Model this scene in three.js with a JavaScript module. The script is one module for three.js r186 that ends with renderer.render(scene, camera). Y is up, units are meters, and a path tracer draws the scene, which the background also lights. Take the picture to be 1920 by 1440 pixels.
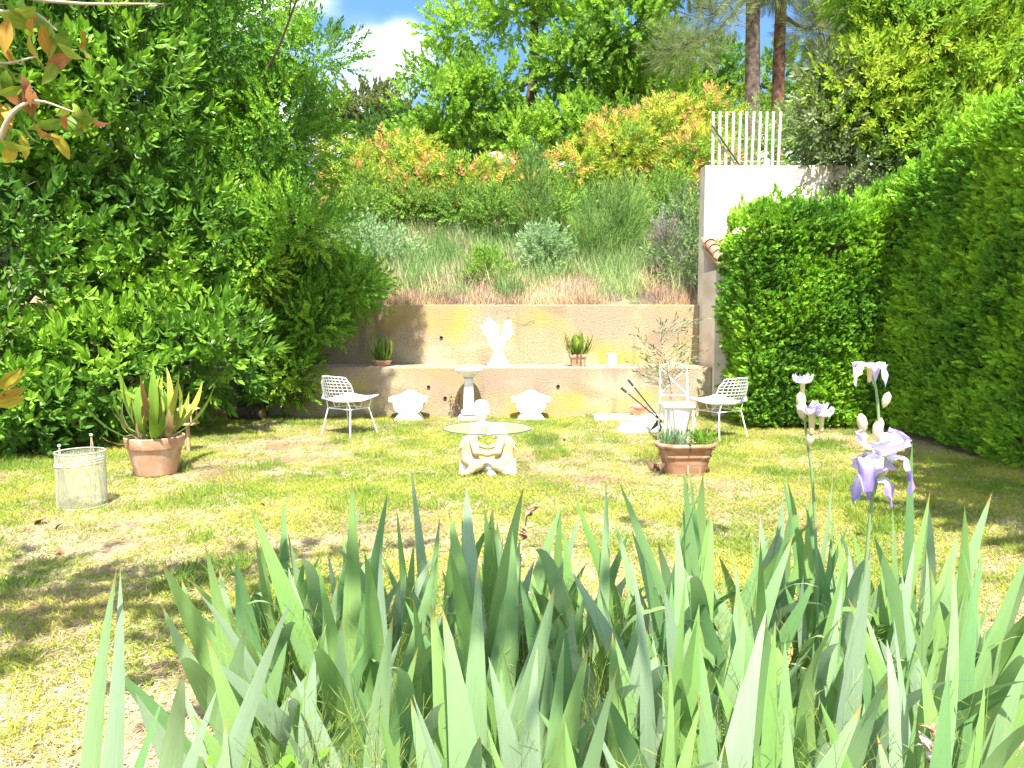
import * as THREE from 'three';
import { mergeGeometries } from 'three/addons/utils/BufferGeometryUtils.js';
import { MarchingCubes } from 'three/addons/objects/MarchingCubes.js';
import { ImprovedNoise } from 'three/addons/math/ImprovedNoise.js';
import { RoundedBoxGeometry } from 'three/addons/geometries/RoundedBoxGeometry.js';

// ---------------------------------------------------------------- camera, sky, sun, exposure
const scene = new THREE.Scene();
const camera = new THREE.PerspectiveCamera(54.5, 4 / 3, 0.05, 1000);
camera.position.set(0, 1.5, 0);
camera.rotation.set(THREE.MathUtils.degToRad(-5.03), 0, 0);

const renderer = new THREE.WebGLRenderer({ antialias: true });
renderer.setSize(1024, 768);
renderer.toneMapping = THREE.LinearToneMapping;
renderer.toneMappingExposure = 3.75;
renderer.shadowMap.enabled = true;

const SUN_DIR = new THREE.Vector3(0.05, 0.86, 0.46).normalize();
const sun = new THREE.DirectionalLight(new THREE.Color(1.0, 0.955, 0.87), 4.2);
sun.position.copy(SUN_DIR).multiplyScalar(40).add(new THREE.Vector3(0, 0, -8));
sun.target.position.set(0, 0, -8);
sun.castShadow = true;
sun.shadow.mapSize.set(4096, 4096);
Object.assign(sun.shadow.camera, { left: -22, right: 22, top: 26, bottom: -22, near: 1, far: 110 });
scene.add(sun, sun.target);

const PN = new ImprovedNoise();
const n3 = (x, y, z) => PN.noise(x, y, z);
function fbm(x, y, z, o = 4) { let s = 0, a = 0.5; for (let i = 0; i < o; i++) { s += a * PN.noise(x, y, z); x = x * 2.03 + 7.1; y = y * 2.03 + 3.7; z = z * 2.03 + 5.3; a *= 0.5; } return s; }
const smooth = (a, b, x) => { const t = Math.min(1, Math.max(0, (x - a) / (b - a))); return t * t * (3 - 2 * t); };
const lerp = (a, b, t) => a + (b - a) * t;

{ // a spring sky: clear blue between sunlit cumulus
  const W = 1024, H = 512, data = new Float32Array(W * H * 4);
  for (let j = 0; j < H; j++) {
    const up = ((j + 0.5) / H - 0.5) * Math.PI, y = Math.sin(up), c = Math.cos(up);
    for (let i = 0; i < W; i++) {
      const a = ((i + 0.5) / W - 0.5) * 2 * Math.PI, x = Math.cos(a) * c, z = Math.sin(a) * c;
      const qx = x * 0.9976 + z * 0.0697, qz = z * 0.9976 - x * 0.0697, h = Math.max(0, y), t = Math.pow(1 - h, 4);
      const sky = [lerp(0.05, 0.17, t), lerp(0.135, 0.27, t), lerp(0.33, 0.4, t)];
      const w = 0.5 * fbm(qx * 3 + 2, y * 3, qz * 3, 3);
      const d = fbm(qx * 2.6 + 1.4 + w, y * 5.2 + w, qz * 2.6 + 3.3, 6);
      const k = smooth(-0.03, 0.16, d), lit = 0.76 + 0.56 * smooth(0, 0.3, d) ;
      const cl = [lit, lit * 1.01, lit * 1.03], o = (j * W + i) * 4;
      for (let q = 0; q < 3; q++) data[o + q] = y < -0.02 ? [0.13, 0.15, 0.1][q] : lerp(sky[q], cl[q], k);
      data[o + 3] = 1;
    }
  }
  const t = new THREE.DataTexture(data, W, H, THREE.RGBAFormat, THREE.FloatType);
  t.mapping = THREE.EquirectangularReflectionMapping; t.magFilter = THREE.LinearFilter; t.needsUpdate = true;
  scene.background = t; scene.environment = t;
}

// ---------------------------------------------------------------- helpers
let RND = 1;
const reseed = (s) => { RND = s | 0; };
function rnd() { RND = (RND + 0x6d2b79f5) | 0; let t = Math.imul(RND ^ (RND >>> 15), 1 | RND); t = (t + Math.imul(t ^ (t >>> 7), 61 | t)) ^ t; return ((t ^ (t >>> 14)) >>> 0) / 4294967296; }
const ru = (a, b) => a + (b - a) * rnd();
const V = (x, y, z) => new THREE.Vector3(x, y, z);
const C = (r, g, b) => new THREE.Color().setRGB(r, g, b);
const D2R = Math.PI / 180;

const used = new Map();
function numbered(name) { const k = used.get(name) ?? 0; used.set(name, k + 1); return k ? name + '_' + String(k).padStart(3, '0') : name; }
const shade = (o) => { o.castShadow = true; o.receiveShadow = true; return o; };
function thing(name, label, category, [x, y, z] = [0, 0, 0], turn = 0, group) {
  const o = new THREE.Group(); o.name = numbered(name); o.position.set(x, y, z); o.rotation.y = turn;
  o.userData = { label, category }; if (group) o.userData.group = group;
  scene.add(o); return o;
}
function part(parent, name, geo, mat, extra) {
  const m = shade(new THREE.Mesh(geo, mat)); m.name = name; if (extra) Object.assign(m.userData, extra); parent.add(m); return m;
}
function tag(o, label, category, group) { Object.assign(o.userData, { label, category }); if (group) o.userData.group = group; return o; }
function struct(name, geo, mat, kind = 'structure', label) { const m = shade(new THREE.Mesh(geo, mat)); m.name = numbered(name); m.userData.kind = kind; if (label) m.userData.label = label; scene.add(m); return m; }

const M4 = new THREE.Matrix4(), Q = new THREE.Quaternion(), E3 = new THREE.Euler();
function xf(geo, x = 0, y = 0, z = 0, rx = 0, ry = 0, rz = 0, sx = 1, sy = sx, sz = sx) {
  M4.compose(V(x, y, z), Q.setFromEuler(E3.set(rx, ry, rz)), V(sx, sy, sz)); return geo.applyMatrix4(M4);
}
const plainAttr = (g) => { const o = g.index ? g.toNonIndexed() : g; for (const k of Object.keys(o.attributes)) if (!['position', 'normal', 'uv'].includes(k)) o.deleteAttribute(k); if (!o.attributes.uv) o.setAttribute('uv', new THREE.BufferAttribute(new Float32Array(o.attributes.position.count * 2), 2)); return o; };
const join = (list) => mergeGeometries(list.map(plainAttr));
function fromArrays(pos, idx, uv, col) {
  const g = new THREE.BufferGeometry();
  g.setAttribute('position', new THREE.Float32BufferAttribute(pos, 3));
  g.setAttribute('uv', new THREE.Float32BufferAttribute(uv ?? new Array(pos.length / 3 * 2).fill(0), 2));
  if (col) g.setAttribute('color', new THREE.Float32BufferAttribute(col, 3));
  g.setIndex(idx); g.computeVertexNormals(); return g;
}
// tapered tube along points
function limb(pts, radii, sides = 7, closed = false) {
  const curve = new THREE.CatmullRomCurve3(pts.map((p) => p.isVector3 ? p : V(...p)), closed), n = Math.max(2, (pts.length - 1) * 4);
  const fr = curve.computeFrenetFrames(n, closed), pos = [], uv = [], idx = [];
  let len = 0, last = null;
  for (let i = 0; i <= n; i++) {
    const t = i / n, p = curve.getPoint(t), f = t * (radii.length - 1), k = Math.min(radii.length - 2, Math.floor(f)), r = radii.length === 1 ? radii[0] : lerp(radii[k], radii[k + 1], f - k);
    if (last) len += p.distanceTo(last); last = p;
    for (let j = 0; j <= sides; j++) {
      const a = j / sides * 2 * Math.PI, N = fr.normals[i], B = fr.binormals[i];
      pos.push(p.x + r * (Math.cos(a) * N.x + Math.sin(a) * B.x), p.y + r * (Math.cos(a) * N.y + Math.sin(a) * B.y), p.z + r * (Math.cos(a) * N.z + Math.sin(a) * B.z));
      uv.push(j / sides, len * 0.3);
      if (i < n && j < sides) { const q = i * (sides + 1) + j; idx.push(q, q + 1, q + sides + 1, q + 1, q + sides + 2, q + sides + 1); }
    }
  }
  return fromArrays(pos, idx, uv);
}
const rod = (a, b, r, sides = 6) => limb([V(...a), V(...a).lerp(V(...b), 0.5), V(...b)], [r, r], sides);
// a leaf that grows along +y with its face towards +z
function leafGeo(L, W, { seg = 4, fold = 0.25, curl = 0.2, p = 0.8, q = 1, wave = 0 } = {}) {
  const pos = [], uv = [], idx = []; let y = 0, z = 0;
  for (let i = 0; i <= seg; i++) {
    const t = i / seg, w = W / 2 * Math.pow(Math.max(0, Math.sin(Math.PI * Math.pow(t, p))), q) + (i === 0 ? W * 0.04 : 0), a = curl * t * 2;
    if (i) { y += L / seg * Math.cos(a); z -= L / seg * Math.sin(a); }
    const wv = wave * Math.sin(t * 9) * w;
    pos.push(-w, y, z + fold * w + wv, 0, y, z, w, y, z + fold * w - wv); uv.push(0, t, 0.5, t, 1, t);
    if (i < seg) { const k = i * 3; for (const c of [0, 1]) idx.push(k + c, k + c + 1, k + c + 3, k + c + 1, k + c + 4, k + c + 3); }
  }
  return fromArrays(pos, idx, uv);
}
// matrices of the leaves of a twig that grows along +y
function twig(n, len, { tilt0 = 75, tilt1 = 25, s0 = 0.8, s1 = 1, jitter = 0.2, droop = 0 } = {}) {
  const out = [];
  for (let i = 0; i < n; i++) {
    const t = n > 1 ? i / (n - 1) : 0, az = i * 2.39996 + ru(-jitter, jitter) * 2, tilt = (lerp(tilt0, tilt1, t) + ru(-12, 12)) * D2R, s = lerp(s0, s1, t) * ru(0.75, 1.15);
    const m = new THREE.Matrix4().makeRotationY(az).multiply(new THREE.Matrix4().makeRotationX(tilt)).multiply(new THREE.Matrix4().makeRotationY(ru(-0.5, 0.5) + Math.PI * 0));
    m.scale(V(s, s, s)); m.setPosition(0, len * t - droop, 0); out.push(m);
  }
  return out;
}
const spray = (geo, mats) => join(mats.map((m) => geo.clone().applyMatrix4(m)));

// places for leaf clusters in a crown made of ellipsoid lobes [x, y, z, rx, ry, rz]
function crownPlaces(lobes, n, { shell = 3, gap = -1, freq = 0.9, upBias = 0.35, size = [0.8, 1.25], back = 1 } = {}) {
  const w = lobes.map((l) => (l[6] ?? 1) * Math.pow(l[3] * l[4] * l[5], 0.62)), sum = w.reduce((a, b) => a + b, 0), out = [];
  lobes.forEach((l, li) => {
    const m = Math.round(n * w[li] / sum);
    for (let i = 0; i < m; i++) {
      const d = V(ru(-1, 1), ru(-1, 1), ru(-1, 1)); while (d.lengthSq() > 1 || d.lengthSq() < 0.01) d.set(ru(-1, 1), ru(-1, 1), ru(-1, 1)); d.normalize();
      if (d.z < -0.3 && rnd() > back) continue;
      const r = Math.pow(rnd(), 1 / shell) * (1 + 0.22 * n3(d.x * 2.1 + li * 3.7, d.y * 2.1, d.z * 2.1 + li)), p = V(l[0] + d.x * l[3] * r, l[1] + d.y * l[4] * r, l[2] + d.z * l[5] * r);
      if (n3(p.x * freq + 11, p.y * freq, p.z * freq) < gap) continue;
      const o = V(d.x / l[3], d.y / l[4], d.z / l[5]).normalize(); o.y += upBias; o.x += ru(-0.5, 0.5); o.y += ru(-0.5, 0.5); o.z += ru(-0.5, 0.5); o.normalize();
      out.push({ p, o, s: ru(...size), lobe: li, r });
    }
  });
  return out;
}
const UPY = V(0, 1, 0);
function placeMatrix(pl) { const q = new THREE.Quaternion().setFromUnitVectors(UPY, pl.o).multiply(new THREE.Quaternion().setFromAxisAngle(UPY, pl.spin ?? (pl.spin = rnd() * 6.283))); return new THREE.Matrix4().compose(pl.p, q, V(pl.s, pl.s, pl.s)); }
function tint(cols, p, f = 1.1) { // mixes the leaf colours by place and by chance
  const t = Math.min(0.999, Math.max(0, 0.5 + 1.1 * n3(p.x * f, p.y * f + 5, p.z * f) + ru(-0.35, 0.35))) * (cols.length - 1), k = Math.floor(t), a = cols[k], b = cols[Math.min(cols.length - 1, k + 1)], u = t - k, v = ru(0.85, 1.15);
  return C(lerp(a[0], b[0], u) * v, lerp(a[1], b[1], u) * v, lerp(a[2], b[2], u) * v);
}
function scatter(parent, name, geo, mat, places, cols, f, extra = { kind: 'stuff' }) {
  const m = shade(new THREE.InstancedMesh(geo, mat, places.length)); m.name = parent === scene ? numbered(name) : name; Object.assign(m.userData, extra);
  places.forEach((pl, i) => { m.setMatrixAt(i, placeMatrix(pl)); m.setColorAt(i, pl.c ?? tint(cols, pl.p, f)); });
  parent.add(m); return m;
}
// leaf material: dull sheet that lets some light through, under a waxy coat
const leafMat = (through = 0.35, coat = 0.25, coatR = 0.35, map) => new THREE.MeshPhysicalMaterial({ color: 0xffffff, roughness: 0.95, transmission: through, thickness: 0, clearcoat: coat, clearcoatRoughness: coatR, specularIntensity: 0.3, side: THREE.DoubleSide, map: map ?? null });
const std = (r, g, b, rough = 0.8, o = {}) => new THREE.MeshStandardMaterial({ color: C(r, g, b), roughness: rough, side: THREE.DoubleSide, ...o });
// textures: f(u, v) gives linear rgb
const enc = (x) => { x = Math.min(1, Math.max(0, x)); return 255 * (x < 0.0031308 ? 12.92 * x : 1.055 * Math.pow(x, 1 / 2.4) - 0.055); };
function tex(w, h, f, srgb = true) {
  const d = new Uint8Array(w * h * 4);
  for (let j = 0; j < h; j++) for (let i = 0; i < w; i++) { const c = f((i + 0.5) / w, (j + 0.5) / h), o = (j * w + i) * 4; for (let k = 0; k < 3; k++) d[o + k] = srgb ? enc(c[k]) : 255 * Math.min(1, Math.max(0, c[k])); d[o + 3] = 255; }
  const t = new THREE.DataTexture(d, w, h); t.magFilter = t.minFilter = THREE.LinearFilter; t.wrapS = t.wrapT = THREE.RepeatWrapping; if (srgb) t.colorSpace = THREE.SRGBColorSpace; t.needsUpdate = true; return t;
}
const mix3 = (a, b, t) => [lerp(a[0], b[0], t), lerp(a[1], b[1], t), lerp(a[2], b[2], t)];
// smooth solid from capsules [ax,ay,az, bx,by,bz, ra, rb] in a cube of half-size h round c
function blobGeo(caps, c, h, res = 56, k = 0.03) {
  const mc = new MarchingCubes(res, new THREE.MeshStandardMaterial(), false, false, 60000); mc.isolation = 0;
  const half = res / 2;
  for (let z = 0; z < res; z++) for (let y = 0; y < res; y++) for (let x = 0; x < res; x++) {
    const px = c[0] + (x - half) / half * h, py = c[1] + (y - half) / half * h, pz = c[2] + (z - half) / half * h;
    let d = 1e3;
    for (const q of caps) {
      const bx = q[3] - q[0], by = q[4] - q[1], bz = q[5] - q[2], ax = px - q[0], ay = py - q[1], az = pz - q[2], L = bx * bx + by * by + bz * bz;
      const t = L ? Math.min(1, Math.max(0, (ax * bx + ay * by + az * bz) / L)) : 0, e = Math.hypot(ax - bx * t, ay - by * t, az - bz * t) - lerp(q[6], q[7], t);
      const hh = Math.max(0, Math.min(1, 0.5 + 0.5 * (d - e) / k)); d = lerp(d, e, hh) - k * hh * (1 - hh);
    }
    mc.field[z * res * res + y * res + x] = -d;
  }
  mc.update();
  const g = new THREE.BufferGeometry();
  g.setAttribute('position', new THREE.BufferAttribute(mc.positionArray.slice(0, mc.count * 3), 3));
  g.setAttribute('normal', new THREE.BufferAttribute(mc.normalArray.slice(0, mc.count * 3), 3));
  g.setAttribute('uv', new THREE.BufferAttribute(new Float32Array(mc.count * 2), 2));
  g.scale(h, h, h); g.translate(...c); return g;
}
// stacked rounded-rectangle sections [y, half x, half z, corner]
function loftRect(sections, cs = 5, capTop = true) {
  const pos = [], uv = [], idx = [], ring = 4 * (cs + 1);
  for (const [y, hx, hz, r] of sections) for (let q = 0; q < 4; q++) for (let i = 0; i <= cs; i++) {
    const a = (q + i / cs) * Math.PI / 2, sx = q === 0 || q === 3 ? 1 : -1, sz = q < 2 ? 1 : -1;
    pos.push(sx * (hx - r) + Math.cos(a) * r, y, sz * (hz - r) + Math.sin(a) * r); uv.push((q * (cs + 1) + i) / ring * 2, y * 2);
  }
  for (let s = 0; s + 1 < sections.length; s++) for (let i = 0; i < ring; i++) { const a = s * ring + i, b = s * ring + (i + 1) % ring; idx.push(a, a + ring, b, b, a + ring, b + ring); }
  if (capTop) { const s = sections.length - 1, c = pos.length / 3; pos.push(0, sections[s][0], 0); uv.push(0, 0); for (let i = 0; i < ring; i++) idx.push(s * ring + i, c, s * ring + (i + 1) % ring); }
  return fromArrays(pos, idx, uv);
}
const lathe = (pts, n = 32) => new THREE.LatheGeometry(pts.map(([r, y]) => new THREE.Vector2(r, y)), n);

// ---------------------------------------------------------------- ground, hill, walls
const grainBump = tex(512, 512, (u, v) => { const a = 0.5 + 0.35 * n3(u * 60, v * 60, 4) + 0.25 * n3(u * 140, v * 140, 6); return [a, a, a]; }, false);
const lawnMap = tex(2048, 2048, (u, v) => {
  const x = u * 24 - 12, z = v * 24;
  const g = fbm(x * 0.55, 3, z * 0.55, 4), f = n3(x * 9, 1, z * 9), ff = n3(x * 31, 2, z * 31);
  const straw = mix3([0.37, 0.29, 0.165], [0.22, 0.155, 0.08], smooth(-0.1, 0.7, f + 0.6 * ff));
  const green = mix3([0.19, 0.22, 0.05], [0.12, 0.15, 0.03], smooth(-0.4, 0.4, ff));
  return mix3(straw, green, smooth(-0.05, 0.35, g + 0.3 * f));
});
lawnMap.wrapS = lawnMap.wrapT = THREE.MirroredRepeatWrapping;
{
  const g = new THREE.PlaneGeometry(240, 60, 200, 60); g.rotateX(-Math.PI / 2); g.translate(0, 0, 18);
  const p = g.attributes.position, uv = g.attributes.uv;
  for (let i = 0; i < p.count; i++) { const x = p.getX(i), z = p.getZ(i); uv.setXY(i, (x + 12) / 24, -z / 24); if (z > -11) p.setY(i, 0.03 * n3(x * 0.5, 0, z * 0.5) * smooth(-11, -9, z)); }
  g.computeVertexNormals();
  const lb = grainBump.clone(); lb.repeat.set(16, 16); lb.needsUpdate = true;
  struct('lawn', g, new THREE.MeshStandardMaterial({ map: lawnMap, bumpMap: lb, bumpScale: 0.03, roughness: 1 }));
}
const hillY = (x, z) => { const d = -12.4 - z; return 1.66 + (d < 6 ? 0.42 * d : 2.52 + (d < 40 ? 0.2 * (d - 6) : 6.8 + 0.12 * (d - 40))) + 0.12 * smooth(0, 3, d) * n3(x * 0.4, 0, z * 0.4); };
const hillMap = tex(512, 512, (u, v) => { const f = fbm(u * 14, v * 14, 1, 4), g = n3(u * 120, v * 120, 2); return mix3([0.26, 0.2, 0.11], [0.1, 0.12, 0.045], smooth(-0.25, 0.25, f + 0.3 * g)); });
{
  const g = new THREE.PlaneGeometry(200, 160, 130, 110); g.rotateX(-Math.PI / 2); g.translate(0, 0, -92.4);
  const p = g.attributes.position, uv = g.attributes.uv;
  for (let i = 0; i < p.count; i++) { p.setY(i, hillY(p.getX(i), p.getZ(i))); uv.setXY(i, p.getX(i) / 10, p.getZ(i) / 10); }
  g.computeVertexNormals();
  struct('hillside', g, new THREE.MeshStandardMaterial({ map: hillMap, roughness: 1 }));
}
// cement render: grain, ochre lichen, grey-purple weather streaks below the copings
function wallTex(seed, streak) {
  return tex(1536, 160, (u, v) => {
    const x = u * 14, y = v * 1.2, grain = n3(x * 46, y * 46, seed) * 0.6 + n3(x * 110, y * 110, seed + 3) * 0.5;
    let c = mix3([0.4, 0.335, 0.2], [0.22, 0.165, 0.09], smooth(-0.3, 0.5, grain));
    c = mix3(c, [0.4, 0.3, 0.055], 0.85 * smooth(-0.1, 0.3, fbm(x * 0.8 + seed, y * 1.5, seed, 4) + 0.12 * grain));
    c = mix3(c, [0.44, 0.4, 0.27], 0.6 * smooth(0.08, 0.36, fbm(x * 1.1, y * 1.6, seed + 9, 4)));
    c = mix3(c, [0.27, 0.18, 0.15], streak * smooth(0.42, 0.95, v + 0.5 * n3(x * 2.6, y * 0.5, seed + 2) + 0.25 * n3(x * 9, y * 1.2, seed + 1) + 0.12 * grain));
    const ck = Math.abs(n3(x * 0.55 + 0.35 * n3(x * 3, y * 3, seed), y * 0.7 + 0.3 * n3(x * 2.3, y * 4, seed + 6), seed + 31)); c = mix3(c, [0.12, 0.08, 0.05], 0.75 * (1 - smooth(0.0, 0.011, ck)) * smooth(0.0, 0.2, n3(x * 0.5, y, seed + 40)));
    c = mix3(c, [0.2, 0.14, 0.1], 0.55 * smooth(0.2, 0.5, n3(x * 7, y * 0.35, seed + 50)) * smooth(-0.1, 0.4, n3(x * 0.9, y * 1.5, seed + 51)));
    c = mix3(c, [0.22, 0.15, 0.09], 0.5 * smooth(0.3, 0.55, n3(x * 1.4, y * 2.2, seed + 5) + 0.2 * grain));
    return c;
  });
}
function wall(name, label, z0, z1, y0, y1, seed, streak, coping) {
  const t = thing(name, label, 'wall', [0, 0, 0]);
  const x0 = -10.8, x1 = 3.04, g = new RoundedBoxGeometry(x1 - x0, y1 - y0, z0 - z1, 2, 0.02); g.translate((x0 + x1) / 2, (y0 + y1) / 2, (z0 + z1) / 2);
  const p = g.attributes.position, uv = g.attributes.uv;
  for (let i = 0; i < p.count; i++) uv.setXY(i, (p.getX(i) - x0) / 14, (p.getY(i) - y0) / (y1 - y0) * 0.98 + (z0 - p.getZ(i)) * 0.0 + 0.01);
  const b = grainBump.clone(); b.repeat.set(9, 1); b.needsUpdate = true;
  const m = new THREE.MeshStandardMaterial({ map: wallTex(seed, streak), bumpMap: b, bumpScale: 0.008, roughness: 0.95 });
  part(t, 'wall_body', g, m);
  return t;
}
const WALL_LOW = -11.3, WALL_UP = -12.15, LEDGE = 0.76;
const lowWall = wall('retaining_wall', 'lower rendered retaining wall with a ledge of pots, behind the white urns', WALL_LOW, -12.14, -0.2, LEDGE, 3, 0.55);
const upWall = wall('retaining_wall', 'upper ochre stained retaining wall below the grassy slope, behind the winged statue', WALL_UP, -12.5, 0.5, 1.72, 12, 0.35);
const pipeM = std(0.05, 0.045, 0.04, 0.9), soilM = std(0.09, 0.06, 0.04, 1);
for (const [w, x, y, z] of [[lowWall, -1.27, 0.46, WALL_LOW], [lowWall, 0.7, 0.47, WALL_LOW], [lowWall, -1.02, 0.29, WALL_LOW], [upWall, -1.15, 1.19, WALL_UP], [upWall, -0.41, 1.25, WALL_UP]]) {
  const r = 0.026, g = lathe([[r * 0.72, -0.05], [r * 0.72, 0.012], [r, 0.014], [r, -0.05]], 14); g.rotateX(Math.PI / 2); g.translate(x, y, z);
  const c = new THREE.CircleGeometry(r * 0.75, 12); c.translate(x, y, z + 0.002);
  const pp = part(w, 'weep_pipe', g, pipeM); part(pp, 'dark_bore_disc', c, std(0.012, 0.01, 0.008, 1));  // near-black disc paints the unlit inside of the pipe
}

// ---------------------------------------------------------------- the white building with its canopy of barrel tiles
{
  const t = thing('garden_building', 'tall white rendered building wall with pillar and tiled canopy behind the clipped hedge', 'building', [3.04, 0, -11.98]);
  const m = new THREE.MeshStandardMaterial({ roughness: 0.9, bumpMap: grainBump, bumpScale: 0.004, map: tex(512, 256, (u, v) => { const g = fbm(u * 18, v * 9, 2, 4), s = n3(u * 70, v * 3, 5); let c = mix3([0.62, 0.55, 0.45], [0.5, 0.42, 0.34], smooth(-0.2, 0.4, g)); c = mix3(c, [0.45, 0.35, 0.27], 0.8 * smooth(0.86, 1.02, v + 0.1 * s + 0.1 * g)); return c; }) });
  const box = (w, h, d, x, y, z) => { const g = new RoundedBoxGeometry(w, h, d, 2, 0.012); g.translate(x + w / 2, y + h / 2, z - d / 2); const p = g.attributes.position, uv = g.attributes.uv; for (let i = 0; i < p.count; i++) uv.setXY(i, (p.getX(i) + p.getZ(i)) / 8, p.getY(i) / 3.92); return g; };
  part(t, 'wall', box(7.5, 3.9, 0.32, 0, 0, 0), m);
  const pil = new THREE.MeshStandardMaterial({ roughness: 0.9, bumpMap: grainBump, bumpScale: 0.004, map: tex(256, 256, (u, v) => { const g = fbm(u * 9, v * 9, 7, 4); return mix3([0.66, 0.57, 0.46], [0.5, 0.4, 0.32], smooth(-0.15, 0.4, g)); }) });
  part(t, 'pillar', box(0.5, 2.22, 0.73, 0.004, 0, 0.732), pil);
  part(t, 'beam', box(1.5, 0.16, 0.14, 0.51, 2.1, 0.66), pil);
  const canopy = part(t, 'canopy_roof', xf(new RoundedBoxGeometry(2.0, 0.05, 1.02, 1, 0.01), 0.98, 2.46, 0.44, 0.34), std(0.35, 0.22, 0.14, 0.9));
  const tileG = [0, 1, 2].map((k) => { reseed(40 + k); const g = new THREE.CylinderGeometry(0.085, 0.1, 0.34, 10, 1, true, -Math.PI / 2, Math.PI), h = new THREE.CylinderGeometry(0.071, 0.086, 0.34, 10, 1, true, -Math.PI / 2, Math.PI), e = new THREE.RingGeometry(0.086, 0.1, 10, 1, 0, Math.PI); e.rotateX(Math.PI / 2); e.rotateX(Math.PI); e.translate(0, -0.17, 0); e.rotateY(0); return join([g, h, xf(e, 0, 0, 0, 0, 0, 0)]); });
  const tileM = [[0.4, 0.2, 0.12], [0.46, 0.26, 0.17], [0.33, 0.17, 0.11], [0.5, 0.33, 0.24]].map((c) => std(...c, 0.85));
  reseed(77);
  for (let c = 0; c < 9; c++) for (let r = 0; r < 4; r++) {
    const tl = part(canopy, 'tile', tileG[(c + r) % 3], tileM[Math.floor(rnd() * 4)]);
    // run down the slope: local +y points up the slope
    const s = 0.34; const along = 0.42 - r * 0.26;
    tl.position.set(0.06 + c * 0.215, 2.52 - 0.0 + along * Math.sin(s) + (3 - r) * 0.012, 0.44 - along * Math.cos(s)); tl.rotation.set(-Math.PI / 2 + s, 0, ru(-0.03, 0.03));
  }
  // white palings along the terrace edge
  const f = thing('railing', 'white paling railing on top of the tall white wall', 'railing', [3.12, 3.9, -12.06]);
  const whiteP = std(0.42, 0.41, 0.35, 0.8);
  reseed(5);
  for (let i = 0; i < 11; i++) part(f, 'paling', xf(new RoundedBoxGeometry(0.046, 0.86, 0.022, 2, 0.008), 0.05 + i * 0.105, 0.41, 0, 0, ru(-0.2, 0.2), ru(-0.02, 0.02)), whiteP);
  part(f, 'rail', rod([0, 0.08, -0.03], [1.2, 0.08, -0.03], 0.009), whiteP); part(f, 'rail', rod([0, 0.42, -0.03], [1.2, 0.42, -0.03], 0.006), std(0.3, 0.32, 0.28, 0.6));
  part(f, 'brace', rod([0.02, 0.62, 0.04], [0.47, 0.01, 0.04], 0.014), std(0.02, 0.05, 0.03, 0.5));
}

// ---------------------------------------------------------------- trees, shrubs, hedges
const barkMap = tex(128, 256, (u, v) => { const f = 0.5 + 0.5 * n3(u * 9, v * 22, 3) + 0.35 * n3(u * 24, v * 70, 5); return mix3([0.07, 0.05, 0.035], [0.27, 0.21, 0.16], smooth(0.1, 1, f)); });
const barkM = new THREE.MeshStandardMaterial({ color: C(0.72, 0.68, 0.66), map: barkMap, roughness: 1, bumpMap: barkMap, bumpScale: 0.01 });
const redBarkM = new THREE.MeshStandardMaterial({ color: C(0.75, 0.48, 0.38), map: barkMap, roughness: 1, bumpMap: barkMap, bumpScale: 0.012 });
function wood(base, top, r, lobes, rl = 0.4) { // trunk and limbs
  const b = V(...base), t = V(...top), list = [limb([b, b.clone().lerp(t, 0.35).add(V(ru(-0.1, 0.1), 0, ru(-0.1, 0.1))), b.clone().lerp(t, 0.7).add(V(ru(-0.15, 0.15), 0, ru(-0.1, 0.1))), t], [r, r * 0.8, r * 0.6], 9)];
  for (const l of lobes) {
    const e = V(l[0], l[1], l[2]), s = b.clone().lerp(t, ru(0.55, 0.98)), m = s.clone().lerp(e, 0.5); m.y -= 0.12 * s.distanceTo(e);
    list.push(limb([s, m, e, e.clone().add(V(ru(-0.4, 0.4) * l[3], 0.6 * l[4], ru(-0.3, 0.3)))], [r * rl, r * rl * 0.55, r * rl * 0.3, r * 0.06], 6));
    for (let k = 0; k < 4; k++) list.push(limb([m.clone().lerp(e, ru(0.1, 1)), e.clone().add(V(ru(-0.9, 0.9) * l[3], ru(-0.5, 0.7) * l[4], ru(-0.7, 0.7) * l[5])), e.clone().add(V(ru(-1, 1) * l[3], ru(0, 0.95) * l[4], ru(-0.7, 0.7) * l[5]))], [r * rl * 0.35, r * rl * 0.18, r * 0.03], 5));
  }
  return join(list);
}
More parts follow.
